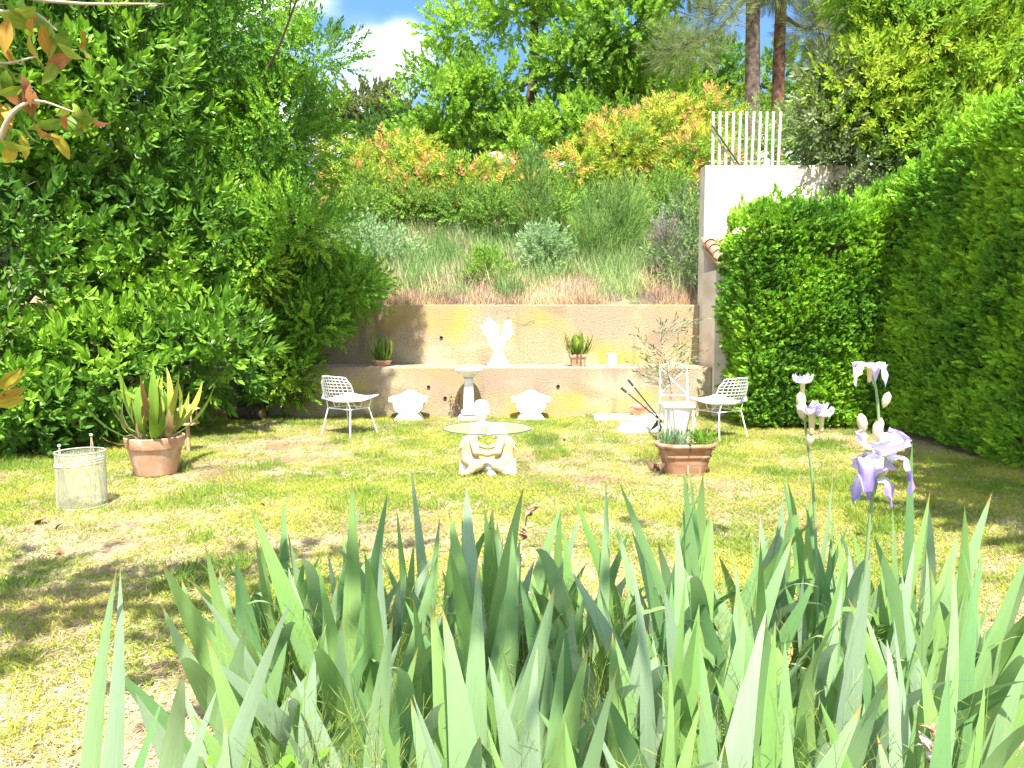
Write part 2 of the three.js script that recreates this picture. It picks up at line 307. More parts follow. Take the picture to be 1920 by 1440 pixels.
function tree(o) {
  reseed(o.seed ?? 9);
  const t = thing(o.name, o.label, o.category ?? 'tree', [0, 0, 0], 0, o.group);
  if (o.trunk) part(t, 'trunk', wood(o.trunk[0], o.trunk[1], o.trunk[2], o.limbs ?? o.lobes, o.rl), o.bark ?? barkM);
  const pl = crownPlaces(o.lobes, o.n, o);
  if (o.tips) for (const p of pl) if (p.r > o.tipsAt && n3(p.p.x * 1.3, p.p.y * 1.3, p.p.z * 1.3 + 9) + ru(-0.3, 0.3) > (o.tipsOver ?? 0)) { const c = o.tips[Math.floor(rnd() * o.tips.length)], v = ru(0.8, 1.15); p.c = C(c[0] * v, c[1] * v, c[2] * v); }
  if (o.keep) { // the leaves that show largest are leaves of their own
    const [geo, mats, count, m] = o.keep, toCam = (p) => { const d = camera.position.clone().sub(p.p); return d.length() * (1.6 - d.normalize().dot(p.o)); };
    const inView = (p) => Math.abs(p.p.x / p.p.z) < 0.66 && Math.abs((p.p.y - 1.5) / p.p.z + 0.09) < 0.5 && p.r > 0.8;
    const sorted = pl.filter(inView).sort((a, b) => toCam(a) - toCam(b)).slice(0, Math.floor(count / mats.length)), chosen = new Set(sorted);
    for (const p of sorted) { const M = placeMatrix(p), mm = m[Math.floor(rnd() * m.length)]; for (const lm of mats) { const q = part(t, 'leaf', geo, mm); q.applyMatrix4(M.clone().multiply(lm)); } }
    for (let i = pl.length - 1; i >= 0; i--) if (chosen.has(pl[i])) pl.splice(i, 1);
  }
  scatter(t, 'crown', o.cluster, o.mat, pl, o.cols, o.cf);
  return t;
}
reseed(21);
const laurelLeaf = leafGeo(0.16, 0.056, { seg: 4, fold: 0.22, curl: 0.22, p: 0.9 }), laurelTwig = twig(9, 0.17, { tilt0: 80, tilt1: 22, s0: 0.85, s1: 0.9 });
const laurelSpray = spray(laurelLeaf, laurelTwig);
const oakLeafS = leafGeo(0.062, 0.03, { seg: 2, fold: 0.2, curl: 0.2, p: 0.85 }), baySpray = spray(oakLeafS, twig(16, 0.24, { tilt0: 75, tilt1: 30, s0: 0.8, s1: 1 }));
const oakLeafB = leafGeo(0.15, 0.095, { seg: 2, fold: 0.15, curl: 0.25, p: 1.1 }), oakSpray = spray(oakLeafB, twig(15, 0.4, { tilt0: 85, tilt1: 35 }));
const photLeaf = leafGeo(0.11, 0.04, { seg: 2, fold: 0.25, curl: 0.3 }), photSpray = spray(photLeaf, twig(13, 0.18, { tilt0: 95, tilt1: 50 }));
const willowLeaf = leafGeo(0.13, 0.036, { seg: 3, fold: 0.2, curl: 0.6, p: 0.8 }), willowSpray = spray(willowLeaf, twig(12, 0.17, { tilt0: 115, tilt1: 60 }));
const hedgeLeaf = leafGeo(0.062, 0.036, { seg: 2, fold: 0.2, curl: 0.25, p: 0.9 }), hedgeTwig = twig(9, 0.08, { tilt0: 70, tilt1: 20 }), hedgeSpray = spray(hedgeLeaf, hedgeTwig);
const pineSpray = spray(leafGeo(0.22, 0.009, { seg: 2, fold: 0, curl: 0.15 }), twig(34, 0.35, { tilt0: 80, tilt1: 20 }));
const rosSpray = spray(leafGeo(0.1, 0.014, { seg: 2, fold: 0.1, curl: 0.1 }), twig(22, 0.34, { tilt0: 40, tilt1: 12 }));
const glossy = leafMat(0.3, 0.45, 0.3), waxy = leafMat(0.35, 0.25, 0.4), thinLeaf = leafMat(0.45, 0.12, 0.5), dull = leafMat(0.3, 0.0, 0.5);

const LAUREL = [[0.06, 0.16, 0.014], [0.12, 0.28, 0.02], [0.23, 0.43, 0.025]];
const laurelMats = LAUREL.map((c) => { const m = leafMat(0.3, 0.45, 0.3); m.color.setRGB(...c); return m; });
tree({ name: 'laurel_shrub', label: 'huge glossy green laurel shrub filling the left side of the lawn', category: 'shrub', seed: 31, trunk: [[-5.2, 0, -9.8], [-5.2, 4.2, -10], 0.1],
  lobes: [[-6.2, 2.0, -9.4, 1.5, 2.0, 1.5], [-5.35, 4.3, -10, 1.3, 1.6, 1.4], [-4.85, 2.3, -10.1, 1.2, 1.7, 1.1], [-4.05, 1.12, -9.7, 0.9, 0.72, 0.8], [-4.9, 0.85, -8.9, 0.95, 0.75, 0.8], [-6.2, 0.8, -8.1, 1.1, 0.85, 0.7], [-5.5, 0.45, -8.1, 0.7, 0.5, 0.5], [-7.0, 4.5, -9.2, 1.7, 1.9, 1.5], [-5.9, 5.8, -10, 1.5, 1.1, 1.4]],
  n: 8600, shell: 3.4, gap: -0.5, freq: 1.1, upBias: 0.5, cluster: laurelSpray, mat: glossy, cols: LAUREL, cf: 0.9, back: 0.35, keep: [laurelLeaf, laurelTwig, 297, laurelMats] });

tree({ name: 'evergreen_oak', label: 'dense small-leaved evergreen tree between the laurel and the retaining walls', seed: 33, trunk: [[-4.1, 0, -11.25], [-4.2, 5.0, -11.4], 0.1], rl: 0.28, limbs: [[-4.2, 3.4, -11.3, 0.6, 0.6, 0.4], [-3.5, 2.75, -10.9, 0.5, 0.3, 0.3], [-2.0, 6.9, -9.2, 0.3, 0.2, 0.2]],
  lobes: [[-4.3, 6.1, -11.2, 1.3, 1.6, 1.1], [-2.9, 5.2, -11, 0.68, 0.5, 0.6, 0.7], [-3.4, 4.25, -11.2, 0.9, 0.95, 0.8], [-4.2, 3.4, -11.3, 1.2, 1.3, 0.9], [-3.5, 2.75, -10.9, 0.95, 0.6, 0.6, 1.3], [-2.55, 1.98, -11.5, 0.62, 0.48, 0.45, 1.4], [-3.2, 1.7, -11.2, 0.75, 0.6, 0.5, 1.3], [-3.65, 0.95, -11.25, 0.7, 0.7, 0.45, 1.2], [-1.95, 6.95, -9.1, 0.68, 0.5, 0.55, 3], [-2.3, 6.25, -8.1, 0.62, 0.42, 0.45, 3]],
  n: 14500, shell: 2.3, gap: -0.3, freq: 1.5, cluster: baySpray, back: 0.45, mat: waxy, cols: [[0.07, 0.19, 0.016], [0.15, 0.35, 0.025], [0.27, 0.49, 0.035]], cf: 1.1 });

tree({ name: 'bay_shrub', label: 'bright yellow-green bush leaning over the left end of the upper wall', category: 'shrub', seed: 34, trunk: [[-3.7, 0, -11.1], [-3.4, 2.2, -11.1], 0.04],
  lobes: [[-2.5, 2.05, -11.25, 0.55, 0.38, 0.4], [-3.1, 2.85, -10.55, 0.8, 0.42, 0.4], [-3.7, 2.3, -10.4, 0.6, 0.4, 0.35], [-2.95, 1.5, -10.9, 0.5, 0.35, 0.35], [-3.35, 0.75, -10.9, 0.5, 0.55, 0.35, 0.7]], n: 1800, shell: 2.2, gap: -0.35, freq: 1.6, back: 0.5, upBias: 0.5, cluster: baySpray, mat: thinLeaf, cols: [[0.13, 0.31, 0.02], [0.23, 0.47, 0.03], [0.36, 0.56, 0.045]], cf: 1.4 });

tree({ name: 'oak_tree', label: 'large bright green oak tree in the centre on top of the hill', seed: 35, trunk: [[0.35, 4.6, -24.6], [0.7, 10.8, -24.4], 0.22], rl: 0.4, limbs: [[-1.2, 8.2, -23.8, 1.2, 0.8, 1], [1.9, 9.6, -23.6, 1, 1, 1], [3.4, 10.2, -24, 1.5, 1.2, 1], [0.8, 11.6, -24.5, 1, 1, 1], [3.8, 8.4, -24, 1.2, 0.8, 1]],
  lobes: [[-1.8, 7.9, -23.6, 1.8, 1.0, 1.5], [-2.2, 9.1, -24, 1.1, 0.6, 1.0, 0.5], [-1.5, 10.6, -24.4, 1.3, 0.9, 1.0, 0.55], [-0.4, 8.6, -23.2, 1.1, 0.7, 1.0], [0.0, 11.3, -24.6, 1.4, 1.1, 1.2, 0.6], [1.9, 9.3, -23.4, 1.2, 1.0, 1.0], [3.5, 10.4, -24, 2.0, 1.6, 1.8], [4.3, 8.3, -24, 1.8, 1.2, 1.5], [2.2, 7.3, -22.8, 1.5, 0.55, 0.9], [0.1, 6.9, -22.9, 1.2, 0.45, 0.7], [1.6, 12.6, -24.5, 2.6, 1.5, 2.0], [4.6, 12.6, -24.5, 1.7, 1.2, 1.6], [-2.6, 6.9, -23.3, 1.2, 0.6, 0.9]],
  n: 7600, shell: 2.2, gap: -0.25, freq: 0.8, back: 0.5, cluster: oakSpray, mat: thinLeaf, cols: [[0.16, 0.31, 0.03], [0.26, 0.47, 0.035], [0.36, 0.56, 0.05]], cf: 0.5 });

const WOODS = [
  ['olive brown tree low on the skyline under the patch of sky', [[-6.1, 10.0, -33, 1.5, 1.5, 1.3], [-7.6, 9.3, -33, 1.5, 1.2, 1.2], [-4.6, 9.5, -33, 1.3, 1.0, 1.2]], [-6, 6.5, -33], [[0.09, 0.12, 0.035], [0.14, 0.19, 0.04], [0.2, 0.2, 0.06]], 1500],
  ['tall tree beyond the right hedge, mostly outside the frame', [[4.7, 4.3, -4.2, 0.8, 0.5, 0.9], [4.4, 4.5, -3.2, 0.8, 0.5, 0.7], [5.3, 5.0, -4.8, 0.9, 0.8, 0.8]], [5.9, 0, -4], [[0.1, 0.22, 0.025], [0.18, 0.34, 0.03]], 700],
  ['dark green tree behind the evergreen oak at the left skyline', [[-9.3, 9.2, -29, 2.2, 2.6, 1.8], [-12.5, 10, -29, 3.0, 3.6, 2.2], [-10.5, 11.8, -29, 1.9, 1.7, 1.6]], [-10.4, 5.4, -29], [[0.05, 0.12, 0.02], [0.09, 0.2, 0.025]], 2200],
  ['yellow-green tree between the oak and the pine trunks', [[7.4, 8.4, -31, 2.2, 1.5, 1.2], [10.4, 8.4, -31, 2.0, 1.5, 1.2], [6.3, 10.4, -33, 2.3, 1.6, 1.6], [9.6, 10.6, -33, 2.0, 1.7, 1.6], [8, 12, -33, 2.2, 1.2, 1.5], [11.6, 11, -33, 1.5, 2, 1.5], [4.4, 10.8, -34, 1.8, 2.2, 1.5]], [8, 7, -33], [[0.1, 0.22, 0.025], [0.18, 0.34, 0.03], [0.26, 0.36, 0.03]], 3400],
  ['dark dense tree behind the yellow-green tree at the top right', [[12.6, 9.4, -24, 2.8, 3.4, 2], [16, 9.6, -24, 3, 4, 2], [13.4, 13, -24, 3, 2.2, 2], [10.2, 8.2, -24, 1.4, 2.0, 1.4], [18.5, 12, -24, 3, 3, 2]], [13, 4.8, -24], [[0.06, 0.12, 0.03], [0.1, 0.19, 0.04], [0.18, 0.25, 0.07]], 2600],
  ['dark tree on the terrace behind the big laurel', [[-8.6, 4.6, -14.5, 1.8, 2.4, 1.2], [-6.4, 5.4, -14.6, 1.4, 2.2, 1.1], [-10.8, 6, -15, 2, 3, 1.4], [-7.5, 7.4, -14.8, 2.0, 1.6, 1.2], [-7.0, 2.9, -14.0, 1.7, 1.0, 0.8], [-5.2, 2.9, -13.6, 0.9, 1.0, 0.6]], [-7.5, 2, -14.6], [[0.04, 0.1, 0.015], [0.07, 0.16, 0.02]], 3000],
  ['low green tree filling the gap beneath the big oak', [[-0.2, 6.6, -27, 1.6, 1.0, 1], [3.4, 6.9, -27, 1.8, 1.1, 1], [-3.4, 6.6, -26, 1.5, 1.1, 1], [-1.6, 7.4, -29, 2.4, 1.6, 1.5], [2, 8, -29, 2.6, 1.8, 1.5], [5.2, 7.8, -28, 2, 1.6, 1.4], [-4.2, 7.6, -28, 1.6, 1.4, 1.2]], [1, 5.6, -29], [[0.06, 0.15, 0.02], [0.12, 0.25, 0.025]], 4200],
];
WOODS.forEach(([label, lobes, b, cols, n], i) => tree({ name: 'hillside_tree', label, seed: 60 + i, trunk: [b, [b[0], lobes[0][1] + 0.5, b[2]], 0.18], lobes, n, shell: 2.6, gap: -0.3, freq: 0.6, size: [1, 1.5], cluster: oakSpray, mat: thinLeaf, cols, cf: 0.5, back: 0.4 }));

// the two pines, their trunks and long bare boughs
function pine(label, x, z, r, lean, bark, seed, lobes) {
  tree({ name: 'pine_tree', label, seed, bark, trunk: [[x, hillY(x, z) - 0.2, z], [x + lean, 13.5, z], r], rl: 0.3, lobes, n: 1300, shell: 1.5, gap: -0.2, freq: 0.9, cluster: pineSpray, mat: dull, cols: [[0.1, 0.14, 0.05], [0.18, 0.23, 0.08], [0.25, 0.3, 0.11]], cf: 0.6, size: [0.9, 1.4] });
}
pine('grey-barked pine trunk with bare boughs above the paling railing', 6.62, -21, 0.24, -0.25, barkM, 71, [[5.3, 9.6, -20.8, 1.2, 0.45, 0.8], [4.6, 8.7, -20.6, 1.0, 0.4, 0.7], [6.3, 11.2, -21, 1.8, 0.8, 1.2], [5.2, 10.7, -21, 1.1, 0.5, 0.8], [7.0, 10.3, -20.6, 0.8, 0.4, 0.6]]);
pine('reddish pine trunk just right of the grey pine trunk', 7.42, -21.3, 0.2, 0.1, redBarkM, 72, [[8.4, 9.4, -21.2, 0.9, 0.5, 0.7], [9.2, 10.4, -21, 1.3, 0.7, 0.9], [7.6, 10.8, -21.4, 1.0, 0.6, 0.8], [8.7, 8.4, -20.8, 0.7, 0.4, 0.6]]);

// photinia shrubs with orange young leaves along the top of the slope
[['photinia shrub with coppery young leaves at the left end of the slope', [[-3.6, 4.75, -17, 0.8, 0.6, 0.7], [-3.2, 4.2, -16.4, 1.0, 0.55, 0.6]]],
 ['tallest photinia with pink-orange tips left of the middle of the slope', [[-2.4, 4.95, -17.2, 0.9, 0.65, 0.7], [-2.1, 4.3, -16.7, 0.9, 0.6, 0.6]]],
 ['low spreading photinia with orange tips in front of the big oak', [[-1.0, 4.4, -16.6, 0.9, 0.55, 0.6], [-0.2, 4.35, -16.6, 0.7, 0.55, 0.5]]],
 ['photinia with golden young leaves right of the upright conifer', [[1.45, 4.7, -17, 0.75, 0.55, 0.6], [2.4, 5.2, -17.3, 1.0, 0.85, 0.7]]],
 ['big orange-tipped photinia beside the white railing', [[3.55, 5.75, -17.8, 0.95, 0.9, 0.7], [4.5, 6.1, -18, 0.8, 0.75, 0.6]]],
 ['photinia with yellow-orange leaves against the tall white wall', [[4.1, 4.75, -16.6, 0.75, 0.85, 0.55], [3.6, 4.1, -16.3, 0.6, 0.6, 0.5]]],
].forEach(([label, lobes], i) => tree({ name: 'photinia_shrub', label, category: 'shrub', seed: 80 + i, trunk: [[lobes[0][0], hillY(lobes[0][0], lobes[0][2]) - 0.1, lobes[0][2]], [lobes[0][0], lobes[0][1], lobes[0][2]], 0.05], lobes, n: 800, shell: 3, gap: -0.45, freq: 1.6, upBias: 0.25, cluster: photSpray, mat: thinLeaf, cols: [[0.17, 0.31, 0.03], [0.3, 0.44, 0.035], [0.48, 0.5, 0.05]], cf: 1.2, tips: [[0.62, 0.42, 0.08], [0.66, 0.5, 0.1], [0.58, 0.32, 0.12]], tipsAt: 0.82, tipsOver: 0.08, size: [0.85, 1.3] }));
[['small dark green shrub under the coppery photinia', [[-3.1, 3.65, -15.6, 0.5, 0.4, 0.4], [-2.2, 3.8, -16, 0.6, 0.35, 0.4]], 0], ['green shrub on the slope behind the tall grass', [[-1.1, 3.75, -15.8, 0.55, 0.35, 0.4], [-0.4, 3.65, -15.4, 0.4, 0.45, 0.35]], 0], ['green bush on the slope between the two upright conifers', [[0.95, 3.75, -15.7, 0.5, 0.45, 0.4], [3.0, 3.9, -15.6, 0.5, 0.5, 0.4]], 0], ['small bright weed clump low on the slope above the winged statue', [[-0.5, 2.3, -13.6, 0.28, 0.22, 0.25]], 0], ['mint green weed clump on the slope above the left potted plant', [[-2.3, 2.6, -14.1, 0.5, 0.35, 0.35], [-2.9, 2.9, -14.6, 0.5, 0.4, 0.35]], 2], ['pale feathery weed on the slope left of the broad conifer', [[0.6, 2.7, -14.2, 0.3, 0.35, 0.3]], 2], ['yellow-green bush behind the white railing', [[5.7, 5.3, -17.3, 0.8, 0.9, 0.6], [6.6, 5.5, -17.8, 0.9, 1.0, 0.6], [4.9, 4.9, -17, 0.5, 0.8, 0.4]], 0], ['grey-green bush against the left edge of the tall white wall', [[3.35, 3.1, -14.2, 0.5, 0.75, 0.5], [3.0, 2.5, -13.4, 0.4, 0.5, 0.4]], 1]]
  .forEach(([label, lobes, k], i) => tree({ name: 'slope_shrub', label, category: 'shrub', seed: 90 + i, lobes, n: 420, shell: 3, gap: -0.5, freq: 1.5, upBias: 0.5, cluster: baySpray, mat: waxy, cols: [[[0.15, 0.29, 0.04], [0.26, 0.43, 0.06]], [[0.14, 0.22, 0.08], [0.22, 0.33, 0.12]], [[0.24, 0.38, 0.16], [0.36, 0.5, 0.24]]][k], size: [1, 1.5] }));
[['slim upright conifer in the middle of the slope', [[0.35, 3.9, -15.4, 0.36, 0.75, 0.36], [0.4, 4.5, -15.4, 0.2, 0.5, 0.2]]], ['broad bushy conifer on the slope above the right potted plant', [[1.75, 3.25, -14.5, 0.55, 0.75, 0.5], [2.25, 3.4, -14.6, 0.42, 0.75, 0.42], [1.5, 2.9, -14.3, 0.4, 0.5, 0.4]]]]
  .forEach(([label, lobes], i) => tree({ name: 'upright_conifer', label, category: 'shrub', seed: 95 + i, lobes, n: 480 + i * 700, shell: 2.4, gap: -0.5, freq: 2, upBias: 1.4, cluster: rosSpray, mat: dull, cols: [[0.11, 0.22, 0.05], [0.19, 0.34, 0.08], [0.28, 0.42, 0.1]], cf: 1.5, size: [0.6, 1.0] }));
tree({ name: 'dead_shrub', label: 'dead grey dried shrub on the slope beside the white wall', category: 'shrub', seed: 99, lobes: [[2.77, 2.9, -13.6, 0.24, 0.38, 0.24], [2.8, 2.5, -13.6, 0.2, 0.3, 0.2]], n: 230, shell: 1.5, upBias: 1.5, cluster: rosSpray, mat: dull, cols: [[0.28, 0.24, 0.22], [0.42, 0.38, 0.36]], size: [0.5, 0.9] });

// right-hand trees in front of the white wall
tree({ name: 'golden_tree', label: 'tall yellow-green tree rising behind the clipped hedges on the right', seed: 101, trunk: [[6.1, 0, -12.05], [6.3, 5.2, -12.2], 0.09],
  lobes: [[5.75, 4.9, -12.3, 1.05, 0.95, 0.8], [6.6, 5.9, -12.3, 1.3, 1.1, 0.9], [7.6, 5.1, -12, 1.2, 1.3, 0.9], [6.2, 7.0, -12.5, 1.4, 0.9, 0.9], [7.9, 6.6, -12.2, 1.2, 1.0, 0.9], [6.7, 4.2, -11.9, 1.0, 0.7, 0.7]],
  n: 7400, shell: 2.0, gap: -0.4, freq: 1.3, upBias: 0.1, cluster: willowSpray, mat: thinLeaf, cols: [[0.14, 0.29, 0.022], [0.26, 0.44, 0.025], [0.4, 0.51, 0.035]], cf: 0.8 });
tree({ name: 'grey_leaved_shrub', label: 'grey-green long-leaved shrub over the top corner of the white wall', category: 'shrub', seed: 102, trunk: [[5.55, 0, -12.0], [5.4, 3.9, -12.1], 0.06],
  lobes: [[4.95, 4.55, -12.2, 0.5, 0.55, 0.45], [5.3, 3.75, -12, 0.7, 0.45, 0.45], [5.9, 3.65, -11.9, 0.6, 0.45, 0.45], [5.1, 5.3, -12.3, 0.45, 0.4, 0.4]],
  n: 560, shell: 2, gap: -0.3, freq: 1.6, upBias: 0.1, cluster: willowSpray, mat: waxy, cols: [[0.08, 0.13, 0.04], [0.17, 0.23, 0.08], [0.3, 0.36, 0.16]], size: [1, 1.4] });

// clipped hedges: leaves over an added opaque core that blocks light
const coreM = new THREE.MeshStandardMaterial({ roughness: 1, map: tex(128, 128, (u, v) => mix3([0.2, 0.15, 0.1], [0.12, 0.16, 0.05], 0.5 + 0.5 * n3(u * 20, v * 20, 1))) });
const HEDGE = [[0.11, 0.28, 0.02], [0.21, 0.44, 0.026], [0.34, 0.58, 0.035]];
const hedgeMats = HEDGE.map((c) => { const m = leafMat(0.32, 0.3, 0.35); m.color.setRGB(...c); return m; });
function hedge(label, core, faces, seed, nKeep, keepAt) {
  reseed(seed);
  const t = thing('clipped_hedge', label, 'hedge', [0, 0, 0]);
  part(t, 'added_core', core, coreM);
  const pl = [];
  for (const [n, f] of faces) for (let i = 0; i < n; i++) {
    const [p, o] = f(rnd(), rnd()), d = Math.pow(rnd(), 2) * 0.16; if (!p) continue;
    const b = 0.1 * n3(p.x * 1.5, p.y * 1.5, p.z * 1.5) + 0.05 * n3(p.x * 4, p.y * 4, p.z * 4);
    p.addScaledVector(o, b - d); if (n3(p.x * 2.3, p.y * 2.3, p.z * 2.3 + 4) < -0.5 || p.y < 0.02) continue;
    const oo = o.clone().add(V(ru(-0.7, 0.7), ru(-0.1, 1.2), ru(-0.7, 0.7))).normalize(); if (rnd() < 0.035) { p.addScaledVector(o, ru(0.08, 0.2)); p.y += ru(0, 0.06); }
    pl.push({ p, o: oo, s: ru(0.65, 1.35) });
  }
  if (nKeep) {
    const near = pl.filter(keepAt).sort((a, b) => a.p.distanceTo(camera.position) - b.p.distanceTo(camera.position)).slice(0, Math.floor(nKeep / hedgeTwig.length));
    const set = new Set(near);
    for (const q of near) { const M = placeMatrix(q), mm = hedgeMats[Math.floor(rnd() * 3)]; for (const lm of hedgeTwig) part(t, 'leaf', hedgeLeaf, mm).applyMatrix4(M.clone().multiply(lm)); }
    for (let i = pl.length - 1; i >= 0; i--) if (set.has(pl[i])) pl.splice(i, 1);
  }
  scatter(t, 'foliage', hedgeSpray, waxy, pl, HEDGE, 1.2);
  return t;
}
const cbox = (x0, x1, y0, y1, z0, z1) => { const g = new RoundedBoxGeometry(x1 - x0, y1 - y0, z1 - z0, 4, 0.25, 1); g.translate((x0 + x1) / 2, (y0 + y1) / 2, (z0 + z1) / 2); return g; };
hedge('clipped green hedge facing the lawn beside the white pillar', cbox(3.5, 5.3, 0.12, 2.75, -11.5, -10.25), [
  [9000, (a, b) => { const x = lerp(3.2, 5.2, a), h = 2.98 + 0.04 * Math.sin(x * 2.6) - 0.3 * Math.pow(Math.max(0, 1 - (x - 3.12) / 0.35), 2), y = lerp(0.06, h, b), k = Math.max(0, y - h + 0.25) / 0.25; return [V(x + 0.06 * Math.sin(y * 2), y, -10.02 - 0.2 * k * k), V(0, 0.7 * k, 1).normalize()]; }],
  [2600, (a, b) => [V(3.2 + 0.05 * Math.sin(b * 7), lerp(0.06, 2.65, b), lerp(-11.2, -10.05, a)), V(-1, 0, 0.25).normalize()]],
  [2600, (a, b) => { const x = lerp(3.2, 5.3, a); return [V(x, 2.98 + 0.04 * Math.sin(x * 2.6) - 0.3 * Math.pow(Math.max(0, 1 - (x - 3.12) / 0.35), 2), lerp(-11.4, -10.1, b)), V(0, 1, 0)]; }],
], 111, 0);
hedge('tall clipped green hedge running along the right edge of the lawn', cbox(5.3, 6.3, 0.12, 3.25, -11.2, -2.6), [
  [13500, (a, b) => { const z = lerp(-10.3, -6.7, a), h = 3.38 + 0.19 * (z + 10) + 0.05 * Math.sin(z * 2.7), y = lerp(0.06, h, b), k = Math.max(0, y - h + 0.4) / 0.4; return [V(5.04 + 0.3 * k * k + 0.06 * Math.sin(y * 2 + z), y, z), V(-1, 0.8 * k, 0.1).normalize()]; }],
  [3200, (a, b) => { const z = lerp(-6.6, -2.6, a); return [V(5.04, lerp(0.06, 3.4 + 0.17 * Math.min(4, z + 10), b), z), V(-1, 0, 0.1).normalize()]; }],
  [4200, (a, b) => { const z = lerp(-11, -3, a); return [V(lerp(5.05, 6.2, b), 3.38 + 0.19 * Math.min(4.2, z + 10) + 0.05 * Math.sin(z * 2.7), z), V(0, 1, 0)]; }],
], 113, 297, (p) => p.p.z < -7.05 && p.p.z > -7.9 && p.p.y > 0.3 && p.p.y < 3.5 && p.o.x < -0.2);

// ---------------------------------------------------------------- grass and other ground cover (nobody could count it)
function tuft(n, h, w, spread, lean, seg = 2) {
  const l = [];
  for (let i = 0; i < n; i++) { const s = ru(0.55, 1.1), a = ru(0, 6.28), r = spread * Math.sqrt(rnd()); l.push(xf(leafGeo(h * s, w * ru(0.7, 1.2), { seg, fold: 0.1, curl: ru(0.1, 0.5), p: 0.5, q: 0.7 }), Math.cos(a) * r, 0, Math.sin(a) * r, ru(-lean, lean), ru(0, 6.28), ru(-lean, lean))); }
  return join(l);
}
reseed(131);
const lawnTuft = tuft(9, 0.06, 0.0055, 0.045, 0.6), tallTuft = tuft(10, 0.1, 0.006, 0.04, 0.5), slopeTuft = tuft(10, 0.62, 0.011, 0.16, 0.5, 3), hayTuft = tuft(16, 0.27, 0.007, 0.14, 0.75, 2);
const straw = (() => { const l = []; for (let i = 0; i < 9; i++) l.push(xf(leafGeo(ru(0.04, 0.11), 0.004, { seg: 2, fold: 0, curl: 0.1, p: 0.6, q: 0.5 }), ru(-0.06, 0.06), ru(0.002, 0.018), ru(-0.06, 0.06), -Math.PI / 2 + ru(-0.25, 0.25), 0, ru(0, 6.28))); for (const g of l) g.computeVertexNormals(); return join(l); })();
const grassM = leafMat(0.35, 0, 0.5), hayM = std(1, 1, 1, 1);
const onLawn = (x, z) => z > WALL_LOW + 0.02 && z < -1.0;
function lawnSpots(n, test) {
  const out = []; let guard = 0;
  while (out.length < n && guard++ < n * 12) {
    const z = -1.6 - 9.75 * Math.pow(rnd(), 0.8), x = ru(-0.72, 0.72) * (-z) + ru(-0.1, 0.1); if (!onLawn(x, z) || x > 4.95 || x < -6.4) continue;
    const g = fbm(x * 0.55, 3, z * 0.55, 4) + 0.3 * n3(x * 9, 1, z * 9) * 0.6 + 0.25 * n3(x * 2.2, 5, z * 2.2); if (!test(g, x, z)) continue;
    out.push({ p: V(x, 0.03 * n3(x * 0.5, 0, z * 0.5) * smooth(-11, -9, z), z), o: V(ru(-0.12, 0.12), 1, ru(-0.12, 0.12)).normalize(), s: ru(0.65, 1.25), g });
  }
  return out;
}
reseed(133);
scatter(scene, 'grass', lawnTuft, grassM, lawnSpots(50000, (g) => g + ru(-0.3, 0.3) > -0.06), [[0.18, 0.29, 0.03], [0.31, 0.385, 0.045], [0.46, 0.45, 0.09]], 1.5, { kind: 'stuff', label: 'short patchy green lawn grass' });
scatter(scene, 'grass', tallTuft, grassM, lawnSpots(2600, (g, x, z) => n3(x * 1.3, 8, z * 1.3) > 0.3), [[0.12, 0.22, 0.03], [0.2, 0.3, 0.035], [0.28, 0.33, 0.05]], 1.5, { kind: 'stuff', label: 'taller green grass tufts dotted over the lawn' });
scatter(scene, 'dry_grass', straw, hayM, lawnSpots(40000, (g) => g + ru(-0.35, 0.35) < 0.08), [[0.22, 0.145, 0.075], [0.42, 0.31, 0.17], [0.54, 0.42, 0.26]], 2, { kind: 'stuff', label: 'dry straw-coloured grass clippings on the lawn' });
scatter(scene, 'leaf_litter', xf(leafGeo(0.04, 0.02, { seg: 3, fold: 0.5, curl: 0.6 }), 0, 0.012, 0, -1.3, 0, 0), hayM, lawnSpots(1500, (g, x, z) => n3(x * 1.1, 3, z * 1.1) > -0.1), [[0.1, 0.055, 0.035], [0.2, 0.11, 0.06], [0.28, 0.18, 0.1]], 3, { kind: 'stuff', label: 'small brown bits of dead leaf strewn over the lawn' });
function slopeSpots(n, d0, d1, f, s = [0.7, 1.2]) {
  const out = []; let guard = 0;
  while (out.length < n && guard++ < n * 10) { const d = ru(d0, d1), z = -12.42 - d, x = ru(-6, 3.6); if (x > 3.1 && z > -14.2) continue; if (!f(x, d)) continue; out.push({ p: V(x, hillY(x, z) - 0.02, z), o: V(ru(-0.15, 0.15), 1, ru(-0.1, 0.2)).normalize(), s: ru(...s) }); }
  return out;
}
reseed(137);
scatter(scene, 'tall_grass', slopeTuft, grassM, slopeSpots(6000, 0.2, 6, (x, d) => n3(x * 1.3, d * 1.3, 2) + 0.5 * n3(x * 4, d * 4, 5) > -0.25 + 0.4 * (d < 1.0), [0.45, 1.25]), [[0.17, 0.3, 0.08], [0.28, 0.42, 0.15], [0.42, 0.5, 0.2]], 0.9, { kind: 'stuff', label: 'tall pale green grass on the slope above the walls' });
scatter(scene, 'dry_grass', hayTuft, hayM, slopeSpots(2300, 0.02, 1.5, (x, d) => rnd() > d * 0.55 && n3(x * 0.7, d, 7) > -0.25), [[0.36, 0.24, 0.16], [0.5, 0.36, 0.2], [0.55, 0.44, 0.26]], 1.2, { kind: 'stuff', label: 'dry brown grass along the top of the upper wall' });
scatter(scene, 'dry_grass', slopeTuft, hayM, slopeSpots(700, 0.6, 4.2, (x, d) => n3(x * 0.8, d * 0.8, 12) > 0.1, [0.7, 1.1]), [[0.42, 0.33, 0.2], [0.55, 0.44, 0.28]], 1.2, { kind: 'stuff', label: 'tall dry stalks among the slope grass' });
